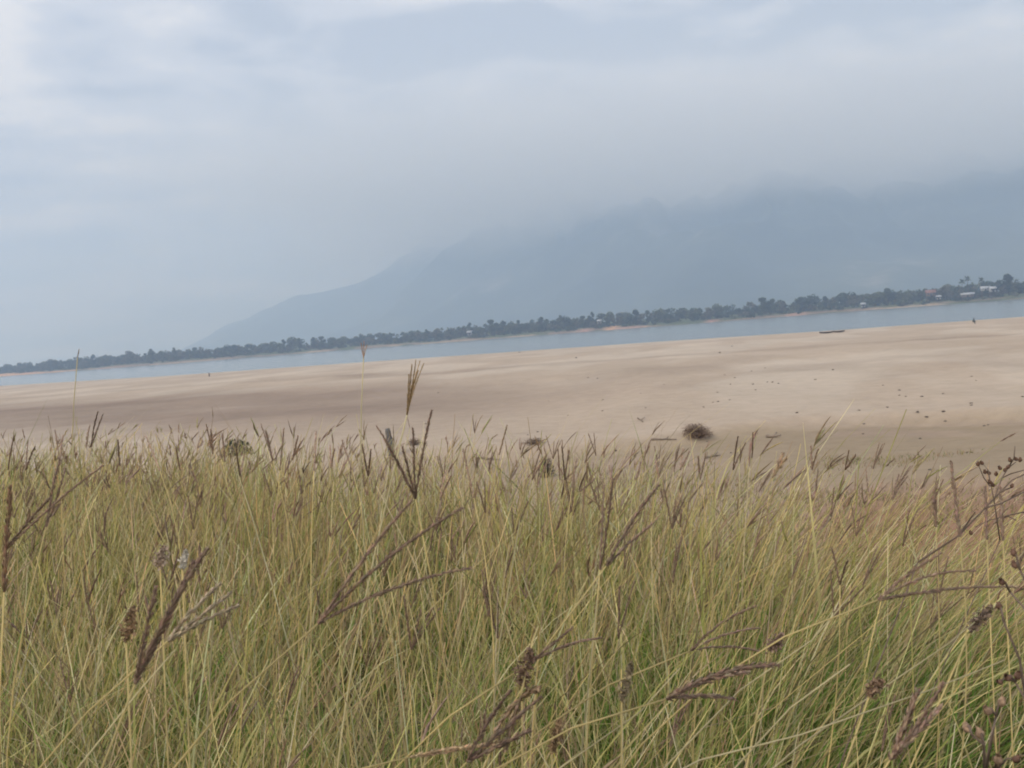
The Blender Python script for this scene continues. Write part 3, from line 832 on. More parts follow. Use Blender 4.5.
# ------------------------------------------------------------------ clods and driftwood on the sand
clod_px = [(576, 358, 3), (519.4, 352.6, 3), (588, 378, 2.5), (597.5, 378.6, 2.5), (602.5, 400, 2.5), (602.5, 411, 2.5), (568, 415.5, 2), (548.6, 401, 1.6), (438, 393, 2.2),
 (426, 424, 2.6), (537.7, 432, 2.6), (527.7, 435, 2.6), (640.7, 393.6, 1.6), (645.6, 408, 2.2), (664, 384.6, 1.6), (615.7, 451, 4), (732, 346.4, 2.2), (719.6, 352.8, 3.2),
 (751.5, 371.3, 2.2), (765, 368, 2), (724.7, 375, 2), (734.7, 378, 2.2), (730.4, 384.4, 2.4), (753, 384.4, 3), (767.3, 382.3, 2.4), (772.4, 382.3, 2.8), (778.4, 383.7, 2.8),
 (755.6, 390, 2.4), (717.6, 392.4, 2.2), (718, 401.8, 3.2), (713, 402.5, 2.2), (703.5, 407.2, 2.6), (729.7, 400, 2.2), (833, 370, 3), (815.4, 379.7, 2.4), (883, 385.4, 2.4),
 (899.3, 390.4, 3.4), (899.3, 395.4, 2.6), (905.7, 396.5, 2.4), (921.9, 396.8, 3.2), (943, 393.8, 2.6), (971.6, 376.6, 2.4), (976, 380.7, 2), (971, 403.5, 3.6), (971.4, 405.5, 3),
 (917.5, 412, 3.6), (926.6, 417, 3.6), (943.4, 411.6, 4), (945.4, 421.3, 3), (887.3, 407.5, 3.2), (859, 410.6, 3), (796.9, 413, 3.8), (864, 424, 3), (863, 434, 2.8),
 (984, 426, 3), (988, 425, 2.6), (1022.6, 397, 3.4), (920, 438.8, 3.4), (967, 452.6, 3.6), (972, 452.6, 3), (930, 470, 4), (938.6, 471, 5), (707, 442, 3.4), (731, 453, 3)]
def clod_mesh(seed):
    q = random.Random(seed); mb = MB()
    rings = [(0.0, .30, -.1), (0.0, .52, .05), (0, .46, .22), (0, .25, .36)]
    V = []; Fq = []; k = 8
    for i, (a, r_, z) in enumerate(rings):
        for j in range(k):
            w = 2 * math.pi * j / k; rr_ = r_ * q.uniform(.72, 1.25)
            V.append((math.cos(w) * rr_, math.sin(w) * rr_ * .8, z * q.uniform(.7, 1.3)))
    for i in range(len(rings) - 1):
        for j in range(k): Fq.append((i * k + j, i * k + (j + 1) % k, (i + 1) * k + (j + 1) % k, (i + 1) * k + j))
    mb.add(V, Fq + [tuple(range((len(rings) - 1) * k, len(rings) * k))])
    o = mb.build('dark_clod', M_clod); me = o.data; bpy.data.objects.remove(o); return me
clods = [clod_mesh(i) for i in range(6)]
for i, (x, y, s) in enumerate(clod_px):
    p = ground_hit(x, y); d = (p - CAM).length
    o = link('dark_clod', clods[i % 6], None, (p.x, p.y, p.z)); k = .88 * s * d / F
    o.scale = (k, k, k * 0.75); o.rotation_euler = (0, 0, rnd.uniform(0, 6.28))
    if y < 366: w = 'lying near the water edge of the sand'
    elif x < 700: w = 'on the middle of the sand, left of the dry round bush'
    elif x < 840: w = 'in the scatter above the dry round bush'
    elif y < 436: w = 'in the loose scatter on the right of the dry sand'
    else: w = 'on the brown mud flat below the dry sand at right'
    tag(o, 'small dark clod ' + w, 'clod', 'dark clods ' + w)
def drift(pts, r_, label):
    P = [ground_hit(*p) for p in pts]; b = P[0]
    mb = MB(); q = random.Random(int(pts[0][0]))
    ps = []
    for a, c in zip(P[:-1], P[1:]):
        for t in range(4):
            v = a.lerp(c, t / 4)
            ps.append((v.x - b.x, v.y - b.y, float(ground_z(v.x, v.y)) - b.z + r_ * q.uniform(.5, 1.3)))
    mb.tube(ps, [r_ * q.uniform(.6, 1.1) * (1 - .5 * i / len(ps)) for i in range(len(ps))], 6)
    mid = Vector(ps[len(ps) // 2])
    mb.tube([mid, mid + Vector((.22, .4, .05)), mid + Vector((.3, .8, .03))], [r_ * .5, r_ * .4, r_ * .15], 5)
    o = mb.build('driftwood_stick', M_drift, None, False, b); tag(o, label, 'driftwood', 'driftwood sticks')
drift([(706, 459), (714, 457), (722, 456)], .05, 'short driftwood stick on the mud just below the round bush')
drift([(476, 458), (490, 460), (503, 461)], .05, 'bent thin stick lying behind the grass left of centre')
drift([(766, 438), (774, 437.5), (783, 437.5)], .07, 'flat driftwood piece at the edge of dry sand right of the bush')
drift([(651, 440), (666, 440), (680, 440)], .04, 'long thin driftwood line left of the round bush')
drift([(638, 419), (641, 421), (644, 423)], .04, 'lone twig standing on sand left of the bush')

# ------------------------------------------------------------------ bushes on the sand
def bush(px, py, wpx, hpx, name, label, col, n, leafy_=False, seed=1, lop=0.0):
    p = ground_hit(px, py); d = (p - CAM).length
    w = wpx * d / F / 2; h = hpx * d / F
    o = empty(name, (p.x, p.y, p.z - 0.02)); r = np.random.default_rng(seed)
    mb = MB(); q = random.Random(seed)
    for i in range(n):
        a = q.uniform(0, 6.28); e_ = q.uniform(0.05, 1.0); L = q.uniform(.65, 1.05)
        dr = np.array((math.cos(a) * math.cos(e_ * 1.5) * w, math.sin(a) * math.cos(e_ * 1.5) * w, math.sin(e_ * 1.5) * h)) * L
        dr[0] += lop * dr[2]
        st_ = np.array((q.uniform(-.2, .2) * w, q.uniform(-.2, .2) * w, 0))
        md = st_ + dr * .5 + np.array((0, 0, h * .14)); 
        mb.tube([st_, md, st_ + dr], [.009 * d / 40, .006 * d / 40, .003 * d / 40], 3)
        for k in range(3):
            t = q.uniform(.4, .95); b = st_ + dr * t + np.array((0, 0, h * .14)) * (1 - abs(2 * t - 1))
            e2 = b + np.array((q.gauss(0, .22) * w, q.gauss(0, .22) * w, q.uniform(-.05, .25) * h))
            e2[2] = max(e2[2], .01)
            mb.tube([b, e2], [.005 * d / 40, .002 * d / 40], 3)
    mb.build('branches', M_brush, o)
    m = n * (7 if leafy_ else 3)
    P = r.normal(size=(m, 3)); P /= np.linalg.norm(P, axis=1)[:, None]; P *= np.power(r.uniform(.1, 1, m), .4)[:, None]
    P[:, 2] = np.abs(P[:, 2]); P = P * np.array((w, w, h)); P[:, 0] += lop * P[:, 2]
    V, Fq, c = leaf_cards(P, (.09 if leafy_ else .05) * w, np.array(col)[None] * r.uniform(.6, 1.5, (m, 1)), r)
    V[:, 2] = np.maximum(V[:, 2], 0.01)
    mesh_np('foliage', V, Fq, M_leaf, o, c)
    tag(o, label, 'bush', 'bushes on the sand')
bush(699, 437.5, 31, 15, 'dry_bush', 'dry brown rounded bush alone on the pale sand', (0.24, 0.17, 0.125), 240, False, 3, -0.35)
bush(237, 455, 32, 16, 'green_shrub', 'low dark green shrub on sand behind the grass at left', (0.06, 0.072, 0.035), 70, True, 4)
bush(534, 444, 26, 7, 'flat_bush', 'flattened brown bush beyond the dark shrub at centre', (0.16, 0.12, 0.085), 70, False, 5)
bush(547, 477, 18, 22, 'dark_shrub', 'dark upright shrub half hidden by grass at centre', (0.06, 0.05, 0.03), 90, True, 6)
bush(415, 445, 20, 8, 'flat_bush', 'flat brown bush right of the grey stump', (0.17, 0.13, 0.10), 60, False, 8)

# ------------------------------------------------------------------ the grass bank
STRAW = np.array((0.73, 0.60, 0.29)); PALE = np.array((0.80, 0.71, 0.44)); OLIVE = np.array((0.49, 0.455, 0.155))
GREEN = np.array((0.165, 0.235, 0.055)); BROWN = np.array((0.38, 0.27, 0.165)); RUST = np.array((0.32, 0.20, 0.12))
SPIKE = np.array((0.29, 0.20, 0.145))
def lean_of(x, y):
    a = np.arctan2(x, np.maximum(y, 0.3))
    return 0.10 + 0.55 * sst(R(4), R(26), a)
def in_field(x, y, r, slack=0.0):
    rr_ = np.hypot(x, y); th = np.arctan2(x, y)
    return rr_ < edge_r(th) + slack
def sample_roots(n, r0, r1, th0, th1, r, clump=0.07, per=14, slack=2.2):
    """roots in tufts; area-uniform over the sector, thinning past the bank edge"""
    m = max(1, n // per)
    rad = np.sqrt(r.uniform(r0 * r0, r1 * r1, m)); th = np.radians(r.uniform(th0, th1, m))
    cx, cy = rad * np.sin(th), rad * np.cos(th)
    ex = rad - edge_r(th)
    E_ = edge_r(th)
    keep = r.random(m) < np.clip(1 - (ex + 0.42 * E_) / (0.42 * E_ + slack), 0, 1) ** 1.3
    keep &= fbm(cx * 2.1, cy * 2.1, 2, 303) > r.uniform(0.22, 0.52, m)
    cx, cy = cx[keep], cy[keep]; m = len(cx)
    x = np.repeat(cx, per) + r.normal(0, clump, m * per); y = np.repeat(cy, per) + r.normal(0, clump, m * per)
    tid = np.repeat(np.arange(m), per)
    fx = (x - np.repeat(cx, per)) / clump; fy = (y - np.repeat(cy, per)) / clump
    return x, y, tid, fx, fy
def ribbons(x, y, z, h, dx, dy, droop, w, segs, c0, c1, r, face=None, taper=1.0):
    """curved tapering blades. dx,dy = sideways travel of the tip / h; droop bends the tip down"""
    n = len(x)
    fa = r.uniform(0, math.pi, n) if face is None else face
    sx, sy = np.cos(fa), np.sin(fa)
    k = segs + 1
    V = np.zeros((n, k, 2, 3), np.float32); Cc = np.zeros((n, k, 2, 3), np.float32)
    for i in range(k):
        t = i / segs
        tt = t ** 1.7
        px_ = x + dx * h * tt; py_ = y + dy * h * tt
        pz = z + h * (t - droop * t ** 3)
        ww = w * (1 - taper * t ** 2.2) * 0.5 + 0.00012
        V[:, i, 0] = np.stack([px_ - sx * ww, py_ - sy * ww, pz], 1)
        V[:, i, 1] = np.stack([px_ + sx * ww, py_ + sy * ww, pz], 1)
        c = c0 * (1 - t) + c1 * t
        Cc[:, i, 0] = c; Cc[:, i, 1] = c
    b = (np.arange(n) * k * 2)[:, None] + (np.arange(segs) * 2)[None]
    b = b.ravel()
    return V.reshape(-1, 3), np.stack([b, b + 1, b + 3, b + 2], 1), Cc.reshape(-1, 3)
def pick(n, pal, wts, r, var=0.22):
    k = r.choice(len(pal), n, p=np.array(wts) / sum(wts))
    return np.array(pal)[k] * r.uniform(1 - var, 1 + var, (n, 1)) * (1 + r.normal(0, 0.05, (n, 3)))
class Acc:
    def __init__(s): s.V = []; s.F = []; s.C = []; s.n = 0
    def add(s, V, Fq, Cc): s.V.append(V); s.F.append(Fq + s.n); s.C.append(Cc); s.n += len(V)
    def build(s, name, mat):
        return mesh_np(name, np.concatenate(s.V), np.concatenate(s.F), mat, None, np.concatenate(s.C))
def build_grass():
    r = np.random.default_rng(5)
    A = Acc()
    tiers = [  # n, r0, r1, th0, th1, segs, width, extra slack
        (19000, 0.45, 2.6, -62, 62, 7, 0.0050, 2.0),
        (36000, 2.6, 6.5, -48, 48, 6, 0.0062, 2.2),
        (38000, 6.5, 14.0, -46, 16, 4, 0.0090, 2.4),
        (34000, 14.0, 27.0, -46, -18, 3, 0.011, 2.5),
        (5000, 0.4, 2.2, 62, 298, 4, 0.004, 2.0)]
    for n, r0, r1, t0, t1, sg, w, sl in tiers:
        x, y, tid, fx, fy = sample_roots(n, r0, r1, t0, t1, r, 0.055 + 0.008 * r0, 20, sl)
        m = len(x); z = ground_z(x, y) - 0.01
        nt_ = tid.max() + 1
        big = fbm(x * 0.7 + 3, y * 0.7, 3, 414)
        tuft_h = r.normal(1, .20, nt_)[tid] * (0.72 + 0.56 * big)
        tuft_g = (fbm(x * 0.9, y * 0.9, 3, 404) - .5) * 2.0 + r.normal(0, .16, nt_)[tid]
        h = 0.55 * tuft_h * np.power(r.uniform(.12, 1, m), .55) * 1.3
        ln = lean_of(x, y)
        swx = r.normal(0, .24, nt_)[tid]; swy = r.normal(0, .22, nt_)[tid]
        dx = ln * r.uniform(.2, 1.7, m) + fx * .15 + swx + r.normal(0, .20, m)
        dy = fy * .16 + swy + r.normal(0, .20, m) - 0.03
        mess = r.random(m) < .15
        dx = np.where(mess, r.normal(.25, .9, m), dx); dy = np.where(mess, r.normal(0, .7, m), dy)
        h = np.where(mess, h * .75, h)
        droop = np.where(r.random(m) < .3, r.uniform(.25, .75, m), r.uniform(0, .25, m))
        gfac = np.clip((0.78 if r0 < 2 else 0.62) + tuft_g + r.normal(0, .25, m), 0, 1)[:, None]
        tip = pick(m, [STRAW, OLIVE, PALE, BROWN, GREEN * 1.3], [4.5, 3.4, 1.8, (3.0 if r0 < 6 else 5.0), (2.6 if r0 < 2 else .6)], r, .4)
        root_c = (GREEN * gfac + (OLIVE * .62) * (1 - gfac)) * r.uniform(.35, 1.25, (m, 1))  # root colour darkened, painting in the shade deep inside the tufts
        dead = r.random(m) < .20
        root_c[dead] = pick(dead.sum(), [STRAW * .9, BROWN * .8, OLIVE, PALE], [3, 2.5, 2, 1], r, .35)
        A.add(*ribbons(x, y, z, h, dx, dy, droop, w * np.where(r.random(m) < .08, 1.9, np.power(r.uniform(.2, 1.25, m), 1.3)), sg, root_c, tip, r))
    # fresh green shoots low between the dry blades, mostly close by
    for n, r0, r1, w in ((17000, .45, 2.6, .0048), (13000, 2.6, 6.0, .006)):
        x, y, tid, fx, fy = sample_roots(n, r0, r1, -60, 50, r, .10, 30, .5)
        m = len(x); g_ = GREEN * np.array((.85, 1.1, .8)) * r.uniform(.6, 1.35, (m, 1))
        A.add(*ribbons(x, y, ground_z(x, y) - .01, r.uniform(.20, .52, m), lean_of(x, y) * r.uniform(.3, 1.2, m) + r.normal(0, .25, m), r.normal(0, .25, m),
                       r.uniform(0, .4, m), w * r.uniform(.5, 1.3, m), 5, g_ * .7, g_ * 1.25, r))
    # short brownish growth in patches on the mud below the bank
    rad = np.sqrt(r.uniform(11.0 ** 2, 31.0 ** 2, 42000)); th = np.radians(r.uniform(-10, 42, 42000))
    x, y = rad * np.sin(th), rad * np.cos(th)
    k = fbm(x / 5 + 3, y / 5, 3, 909) + .12 * sst(R(2), R(22), th) - .16 * sst(22, 31, rad) > r.uniform(.44, .62, len(x))
    x, y = x[k], y[k]; m = len(x)
    c_ = pick(m, [BROWN, OLIVE * .62, RUST, GREEN, STRAW * .7], [4, 4, 2.5, 2, 2], r, .3)
    A.add(*ribbons(x, y, ground_z(x, y) - .01, r.uniform(.06, .22, m), r.normal(.15, .5, m), r.normal(0, .5, m), r.uniform(0, .4, m), .016 * r.uniform(.5, 1.3, m), 3, c_ * .8, c_, r))
    o = A.build('grass', M_grass)
    tag(o, 'dense tall dry grass covering the river bank in front', 'grass', None, 'stuff')
    # flowering culms: straight thin straws with finger spikes, one mass with the grass
    A = Acc(); S = Acc()
    for n, r0, r1, t0, t1, w, ns in [(3400, 0.62, 2.6, -60, 60, 0.0016, 2), (12500, 2.6, 6.5, -46, 46, 0.0028, 2), (9000, 6.5, 14, -46, 14, 0.005, 2), (4500, 14, 27, -46, -18, 0.009, 1)]:
        x, y, tid, fx, fy = sample_roots(n, r0, r1, t0, t1, r, 0.09, 3, 2.6)
        m = len(x); z = ground_z(x, y) - 0.01
        h = r.normal(.60, .11, m).clip(.3, .92)
        h = np.where(np.hypot(x, y) < 1.1, np.minimum(h, .68), h)
        ln = lean_of(x, y)
        dx = ln * r.uniform(.3, 1.8, m) + r.normal(0, .19, m); dy = r.normal(0, .19, m)
        droop = r.uniform(0, .12, m)
        c1 = pick(m, [STRAW, PALE, OLIVE, BROWN * 1.2], [5, 3, 3, 2.5], r, .25)
        for fc in (0.0, math.pi / 2):
            A.add(*ribbons(x, y, z, h, dx, dy, droop, w * r.uniform(.7, 1.5, m), 4, c1 * .85, c1, r, np.full(m, fc), .45))
        # finger spikes at the tip
        has = r.random(m) < (.02 if r0 < 2 else .19)
        X = x[has] + dx[has] * h[has]; Y = y[has] + dy[has] * h[has]; Z = z[has] + h[has] * (1 - droop[has])
        dirx = dx[has] * 1.6; diry = dy[has] * 1.6
        for q in range(ns + 1):
            sel = r.random(len(X)) < (1.0 if q == 0 else .62)
            k = sel.sum()
            D = np.stack([dirx[sel] + r.normal(0, .25, k), diry[sel] + r.normal(0, .25, k), np.full(k, 1.0)], 1)
            D /= np.linalg.norm(D, axis=1)[:, None]
            L = r.uniform(.05, .115, k)
            rad = (0.0016 + 0.00032 * r0) * r.uniform(.7, 1.2, k)
            bend = np.stack([np.abs(r.normal(.12, .12, k)), r.normal(0, .1, k), -np.abs(r.normal(.05, .05, k))], 1)
            cs = pick(k, [SPIKE, SPIKE * 1.5, BROWN * 1.1, OLIVE * .7, STRAW * .7], [4, 4, 4, 1.2, 1.6], r)
            rings = 6; kk = 4
            V = np.zeros((k, rings, kk, 3)); P0 = np.stack([X[sel], Y[sel], Z[sel]], 1)
            s1 = np.cross(D, np.array((.2, .9, .3))); s1 /= np.linalg.norm(s1, axis=1)[:, None]; s2 = np.cross(D, s1)
            for i in range(rings):
                t = i / (rings - 1)
                cpt = P0 + D * (L * t)[:, None] + bend * (L * t * t)[:, None]
                rr_ = rad * [.4, 1.15, .85, 1.1, .8, .12][i]
                for j in range(kk):
                    a = math.pi / 2 * j + i * .7
                    V[:, i, j] = cpt + (s1 * math.cos(a) + s2 * math.sin(a)) * (rr_ * (1 + .35 * r.normal(size=k)))[:, None]
            b = (np.arange(k) * rings * kk)[:, None, None] + (np.arange(rings - 1) * kk)[None, :, None]
            j = np.arange(kk)[None, None]; j2 = (np.arange(kk) + 1)[None, None] % kk
            Fq = np.stack(np.broadcast_arrays(b + j, b + j2, b + kk + j2, b + kk + j), -1).reshape(-1, 4)
            S.add(V.reshape(-1, 3), Fq, np.repeat(cs, rings * kk, 0))
    o = A.build('grass', M_grass)
    tag(o, 'thin straw coloured flowering stems standing through the grass', 'grass stems', None, 'stuff')
    o = S.build('grass', M_seed)
    tag(o, 'brown seed spikes sprinkled over the grass tops', 'grass seed', None, 'stuff')
build_grass()

# ------------------------------------------------------------------ single seed stalks that stand out
def spike_mesh(P0, P1, bow, rad, col, seed, hairs=True, mb=None, spread=.36):
    """a raceme: thin axis with rows of pointed spikelets and fine awns"""
    q = np.random.default_rng(seed)
    P0 = np.array(P0); P1 = np.array(P1); L = np.linalg.norm(P1 - P0)
    nn = max(12, int(L / 0.0021)); t = np.linspace(0, 1, nn)
    bow = np.array(bow)
    pts = P0[None] + (P1 - P0)[None] * t[:, None] + bow[None] * (4 * t * (1 - t))[:, None]
    tg = np.gradient(pts, axis=0); tg /= np.linalg.norm(tg, axis=1)[:, None]
    mb = mb or MB()
    mb.tube([tuple(p) for p in pts[::max(1, nn // 9)]] + [tuple(pts[-1])], rad * .34, 4, np.array(col) * .9)
    s1 = np.cross(tg, np.array((.3, .8, .5))); s1 /= np.linalg.norm(s1, axis=1)[:, None]; s2 = np.cross(tg, s1)
    V = []; Fq = []; Cc = []
    for i in range(nn - 1):
        taper = .55 + .45 * math.sin(math.pi * min(1, .12 + .95 * t[i]))
        for k in range(3):
            a = q.uniform(0, 6.28)
            o_ = s1[i] * math.cos(a) + s2[i] * math.sin(a); p_ = -s1[i] * math.sin(a) + s2[i] * math.cos(a)
            l = rad * q.uniform(1.7, 2.6) * taper; w = rad * .36 * q.uniform(.7, 1.2)
            d = tg[i] * 1.0 + o_ * spread * q.uniform(.5, 1.4); d /= np.linalg.norm(d)
            b = pts[i] + o_ * rad * .25
            c = np.array(col) * q.uniform(.65, 1.5) * (1 + q.normal(0, .06, 3))
            n0 = len(V)
            V += [b, b + d * l * .45 + p_ * w, b + d * l, b + d * l * .45 - p_ * w, b + d * l * .45 + o_ * w * .8]
            Fq += [(n0, n0 + 1, n0 + 4), (n0 + 1, n0 + 2, n0 + 4), (n0 + 2, n0 + 3, n0 + 4), (n0 + 3, n0, n0 + 4)]
            Cc += [c] * 5
            if hairs and q.random() < .8:
                e_ = b + d * l + (d + o_ * q.uniform(.1, .6)) * rad * q.uniform(.6, 1.5)
                n0 = len(V); V += [b + d * l * .5 + p_ * .00012, b + d * l * .5 - p_ * .00012, e_]; Fq += [(n0, n0 + 1, n0 + 2)]
                Cc += [c * 1.3] * 3
    n0 = mb.n
    mb.V.append(np.array(V)); mb.n += len(V); mb.c.append(np.array(Cc))
    for f in Fq: mb.F.append([x + n0 for x in f])
    return mb
HERO_N = [0]
def stalk(name, conv, d, tips, label, lean=None, rad=.0026, col=SPIKE, stem_col=STRAW, bows=None, stem_r=.0009, group=None, cat='grass stalk', stem_down=None, dtip=None):
    """conv: pixel where the spikes meet, at depth d; tips: pixels of the spike ends"""
    HERO_N[0] += 1; sd_ = 1000 + HERO_N[0] * 17
    q = random.Random(sd_)
    P = pix(conv[0], conv[1], d)
    gz = float(ground_z(P.x, P.y)); hgt = P.z - gz
    ln = lean if lean is not None else float(lean_of(P.x, P.y)) * .6
    B = Vector((P.x - ln * hgt, P.y + q.uniform(.0, .12) * hgt, 0)); B.z = float(ground_z(B.x, B.y)) - .01
    o = empty(name, B)
    T = [pix(tp[0], tp[1], d * (1 + (q.uniform(-.035, .05) if dtip is None else dtip))) for tp in tips]
    avg = Vector((0, 0, 0))
    for t_ in T: avg += (t_ - P).normalized()
    avg.normalize()
    if stem_down is not None:   # the stem's own direction in the picture
        Q = pix(stem_down[0], stem_down[1], d); avg = (P - Q).normalized()
    L = (P - B).length
    c1 = B + Vector((0, 0, L * .45)); c2 = P - avg * L * .38
    pts = []
    for i in range(13):
        t = i / 12
        pts.append(((1 - t) ** 3 * B + 3 * t * (1 - t) ** 2 * c1 + 3 * t * t * (1 - t) * c2 + t ** 3 * P) - B)
    mb = MB(); mb.tube(pts, [stem_r * (1.25 - .4 * i / 12) for i in range(13)], 5, stem_col * q.uniform(.85, 1.1))
    mb.build('stem', M_grass, o, True, None, True)
    for i, t_ in enumerate(T):
        bw = (bows[i] if bows else q.uniform(-.03, .06)) * (t_ - P).length
        m2 = spike_mesh(P - B, t_ - B, (0, 0, bw), rad * q.uniform(.85, 1.15), col * q.uniform(.85, 1.2), sd_ + i)
        m2.build('seed_spike', M_seed, o, False, None, True)
    tag(o, label, cat, group)
    return o
N_ = 'seed_stalk'
stalk(N_, (415.5, 499), 1.05, [(376.5, 426), (384.5, 439), (402, 446), (413, 428), (432, 410)], 'fan of five dark upright seed spikes against the sand left of centre', 0.02, .0022)
stalk(N_, (318, 624), .72, [(412, 500), (463, 508), (472, 568)], 'three long curved purplish spikes sweeping right in the left foreground', .25, .0024, bows=[.03, .05, .05])
stalk(N_, (135, 684), .70, [(156, 586), (208, 548), (194, 560)], 'thick dark brown bristly spikes rising in the lower left foreground', .2, .0031)
stalk(N_, (168, 641), .78, [(239, 605), (221, 583), (232, 592)], 'pale grey bleached spikes beside the dark bristly ones at lower left', .3, .0024, np.array((.48, .39, .27)), bows=[.02, .04, .0])
stalk(N_, (46, 527), 1.1, [(60, 459), (66, 468)], 'pair of narrow dark spikes leaning up at left edge', .1, .0023)
stalk(N_, (4, 552), 1.0, [(50, 498), (104, 465)], 'two long spikes slanting up from the left edge of the grass', .2, .0023, bows=[.02, .03])
stalk(N_, (4, 592), .85, [(11, 486)], 'thick tawny spike at the very left edge', .0, .0040, RUST * .9)
stalk(N_, (600, 570), .92, [(613, 478), (604, 484)], 'dark upright spike pair right of centre in the middle grass', .05, .0022, bows=[-.05, 0])
stalk(N_, (606, 566), .90, [(659, 485), (652, 524)], 'long spikes slanting right, just right of the upright pair', .2, .0023)
stalk(N_, (467, 762), .78, [(511, 690), (542, 696), (531, 730)], 'dark purple spikes rising from the bottom edge at centre', .3, .0029, SPIKE * .8)
stalk(N_, (528, 664), .82, [(602, 638), (573, 627)], 'two thin spikes pointing right from a withered knot at centre bottom', .25, .0019, bows=[.06, .0])
stalk(N_, (410, 757), .80, [(517, 737), (503, 745)], 'nearly level pale spikes low at the bottom left of centre', .6, .0022, BROWN * 1.2)
stalk(N_, (878, 600), .85, [(942, 553), (976, 571), (940, 592), (1016, 587)], 'four long spikes sweeping right above the right-hand grass', .45, .0022, bows=[.04, .09, .02, .03])
stalk(N_, (690, 651), .88, [(757, 606), (760, 628), (762, 652)], 'three thin wavy spikes below centre right, above a thicker bunch', .4, .0018, bows=[.08, .05, .06])
stalk(N_, (666, 699), .80, [(779, 665), (735, 699), (750, 672)], 'thick dark spike bunch bending right at bottom, right of centre', .45, .0030, bows=[.08, .04, .05])
stalk(N_, (890, 760), .75, [(944, 682), (941, 706), (918, 690)], 'soft purple-brown spikes at lower right near the seed pods', .35, .0034, SPIKE * 1.15)
stalk(N_, (772, 478), 1.25, [(783, 453), (787, 457)], 'short thick brown spike pair against the mud right of centre', .1, .0034, BROWN)
stalk(N_, (499, 455), 2.2, [(507, 425)], 'single slim brown spike standing clear of the grass at centre', .05, .0030, BROWN)
stalk(N_, (840, 585), 1.1, [(832, 548), (848, 560)], 'small forked dark spike in the right middle grass', .1, .0022)
stalk(N_, (960, 537), 1.12, [(951, 461)], 'tallest dark stiff spike at right, leaning slightly left', .1, .0034)
stalk(N_, (936, 527), 1.35, [(934, 490)], 'short dark stiff spike left of the tallest right-hand one', .0, .0036)
stalk(N_, (987, 540), 1.25, [(985, 486)], 'stiff spike right of the tallest, nearer of two at right', .0, .0034)
stalk(N_, (1003, 541), 1.25, [(1000, 486)], 'rightmost stiff dark spike against the mud', .0, .0036)
stalk(N_, (520, 700), .80, [(505, 752), (490, 745), (540, 690)], 'drooping withered brown spike knot at bottom centre', .1, .0036, BROWN * .9, bows=[.06, .1, .1])
# drooping or brush-like heads
def brush(conv, d, tips, label, col, lean, stem_down=None):
    stalk('feather_stalk', conv, d, tips, label, lean, .0016, col, PALE, None, .0013, None, 'grass stalk', stem_down)
brush((407, 415), 1.3, [(409, 374), (412, 364), (416, 360), (420, 361), (424, 363), (418, 370), (414, 380)], 'tall straw stem with a tawny brush head reaching the river line', np.array((.40, .28, .15)), .18, (392, 478))
brush((363.5, 358), 2.0, [(361, 343), (364, 341), (367, 345)], 'slender stem with tiny tan tuft crossing the river, left of the brush head', RUST * 1.1, .03, (360, 420))
brush((77.5, 357), 2.4, [(79, 349)], 'lone thin stem with a dark tip crossing the river at far left', SPIKE * 1.2, .04, (71, 420))
brush((466, 448), 2.4, [(463, 468), (470, 445)], 'tiny nodding spikelet on a hair-thin stem near centre', RUST, .02, (462, 490))
# smaller spikes cut out against the sand: nothing tells them apart but place
small = [((213, 454), (206, 424)), ((225, 462), (222, 433)), ((273, 461), (261, 424)), ((314, 471), (316, 431)), ((331, 468), (330, 445)), ((160, 471), (146, 436)),
         ((91, 447), (98, 412)), ((86, 448), (90, 425)), ((26, 470), (28, 440)), ((180, 470), (176, 448)), ((240, 476), (236, 448)), ((280, 470), (284, 428)), ((292, 460), (298, 436)),
         ((352, 470), (342, 440)), ((368, 476), (362, 444)), ((474, 498), (463, 449)), ((532, 480), (540, 452)), ((560, 480), (558, 449)), ((565, 480), (562, 446)), ((572, 488), (577, 458)),
         ((578, 492), (586, 472)), ((636, 480), (641, 462)), ((680, 470), (683, 448)), ((700, 478), (698, 456)), ((733, 470), (738, 436)), ((752, 458), (753, 432)), ((812, 470), (811, 446)),
         ((700, 480), (706, 452)), ((845, 470), (849, 450)), ((868, 492), (866, 470)), ((892, 500), (899, 474)), ((120, 466), (118, 440)), ((60, 462), (55, 430)), ((8, 470), (14, 436)), ((440, 500), (446, 470)), ((613, 488), (609, 465))]
for i, (c_, t_) in enumerate(small):
    L = math.dist(c_, t_); d = max(1.3, min(3.2, .075 * F / L))
    two = [t_] if i % 2 else [t_, (t_[0] + rnd.uniform(4, 9), t_[1] + rnd.uniform(2, 7))]
    side = 'left' if c_[0] < 360 else ('middle' if c_[0] < 640 else 'right')
    lab = {'left': 'small dark seed spike poking above the grass, left third, against sand', 'middle': 'small dark seed spike poking above the grass near centre, against sand',
           'right': 'small dark seed spike poking above the grass, right third, against mud'}[side]
    stalk(N_, c_, d, two, lab, .06, .0022 * max(1, d / 1.8), SPIKE * rnd.uniform(.9, 1.6), group='small spikes above the grass, ' + side)

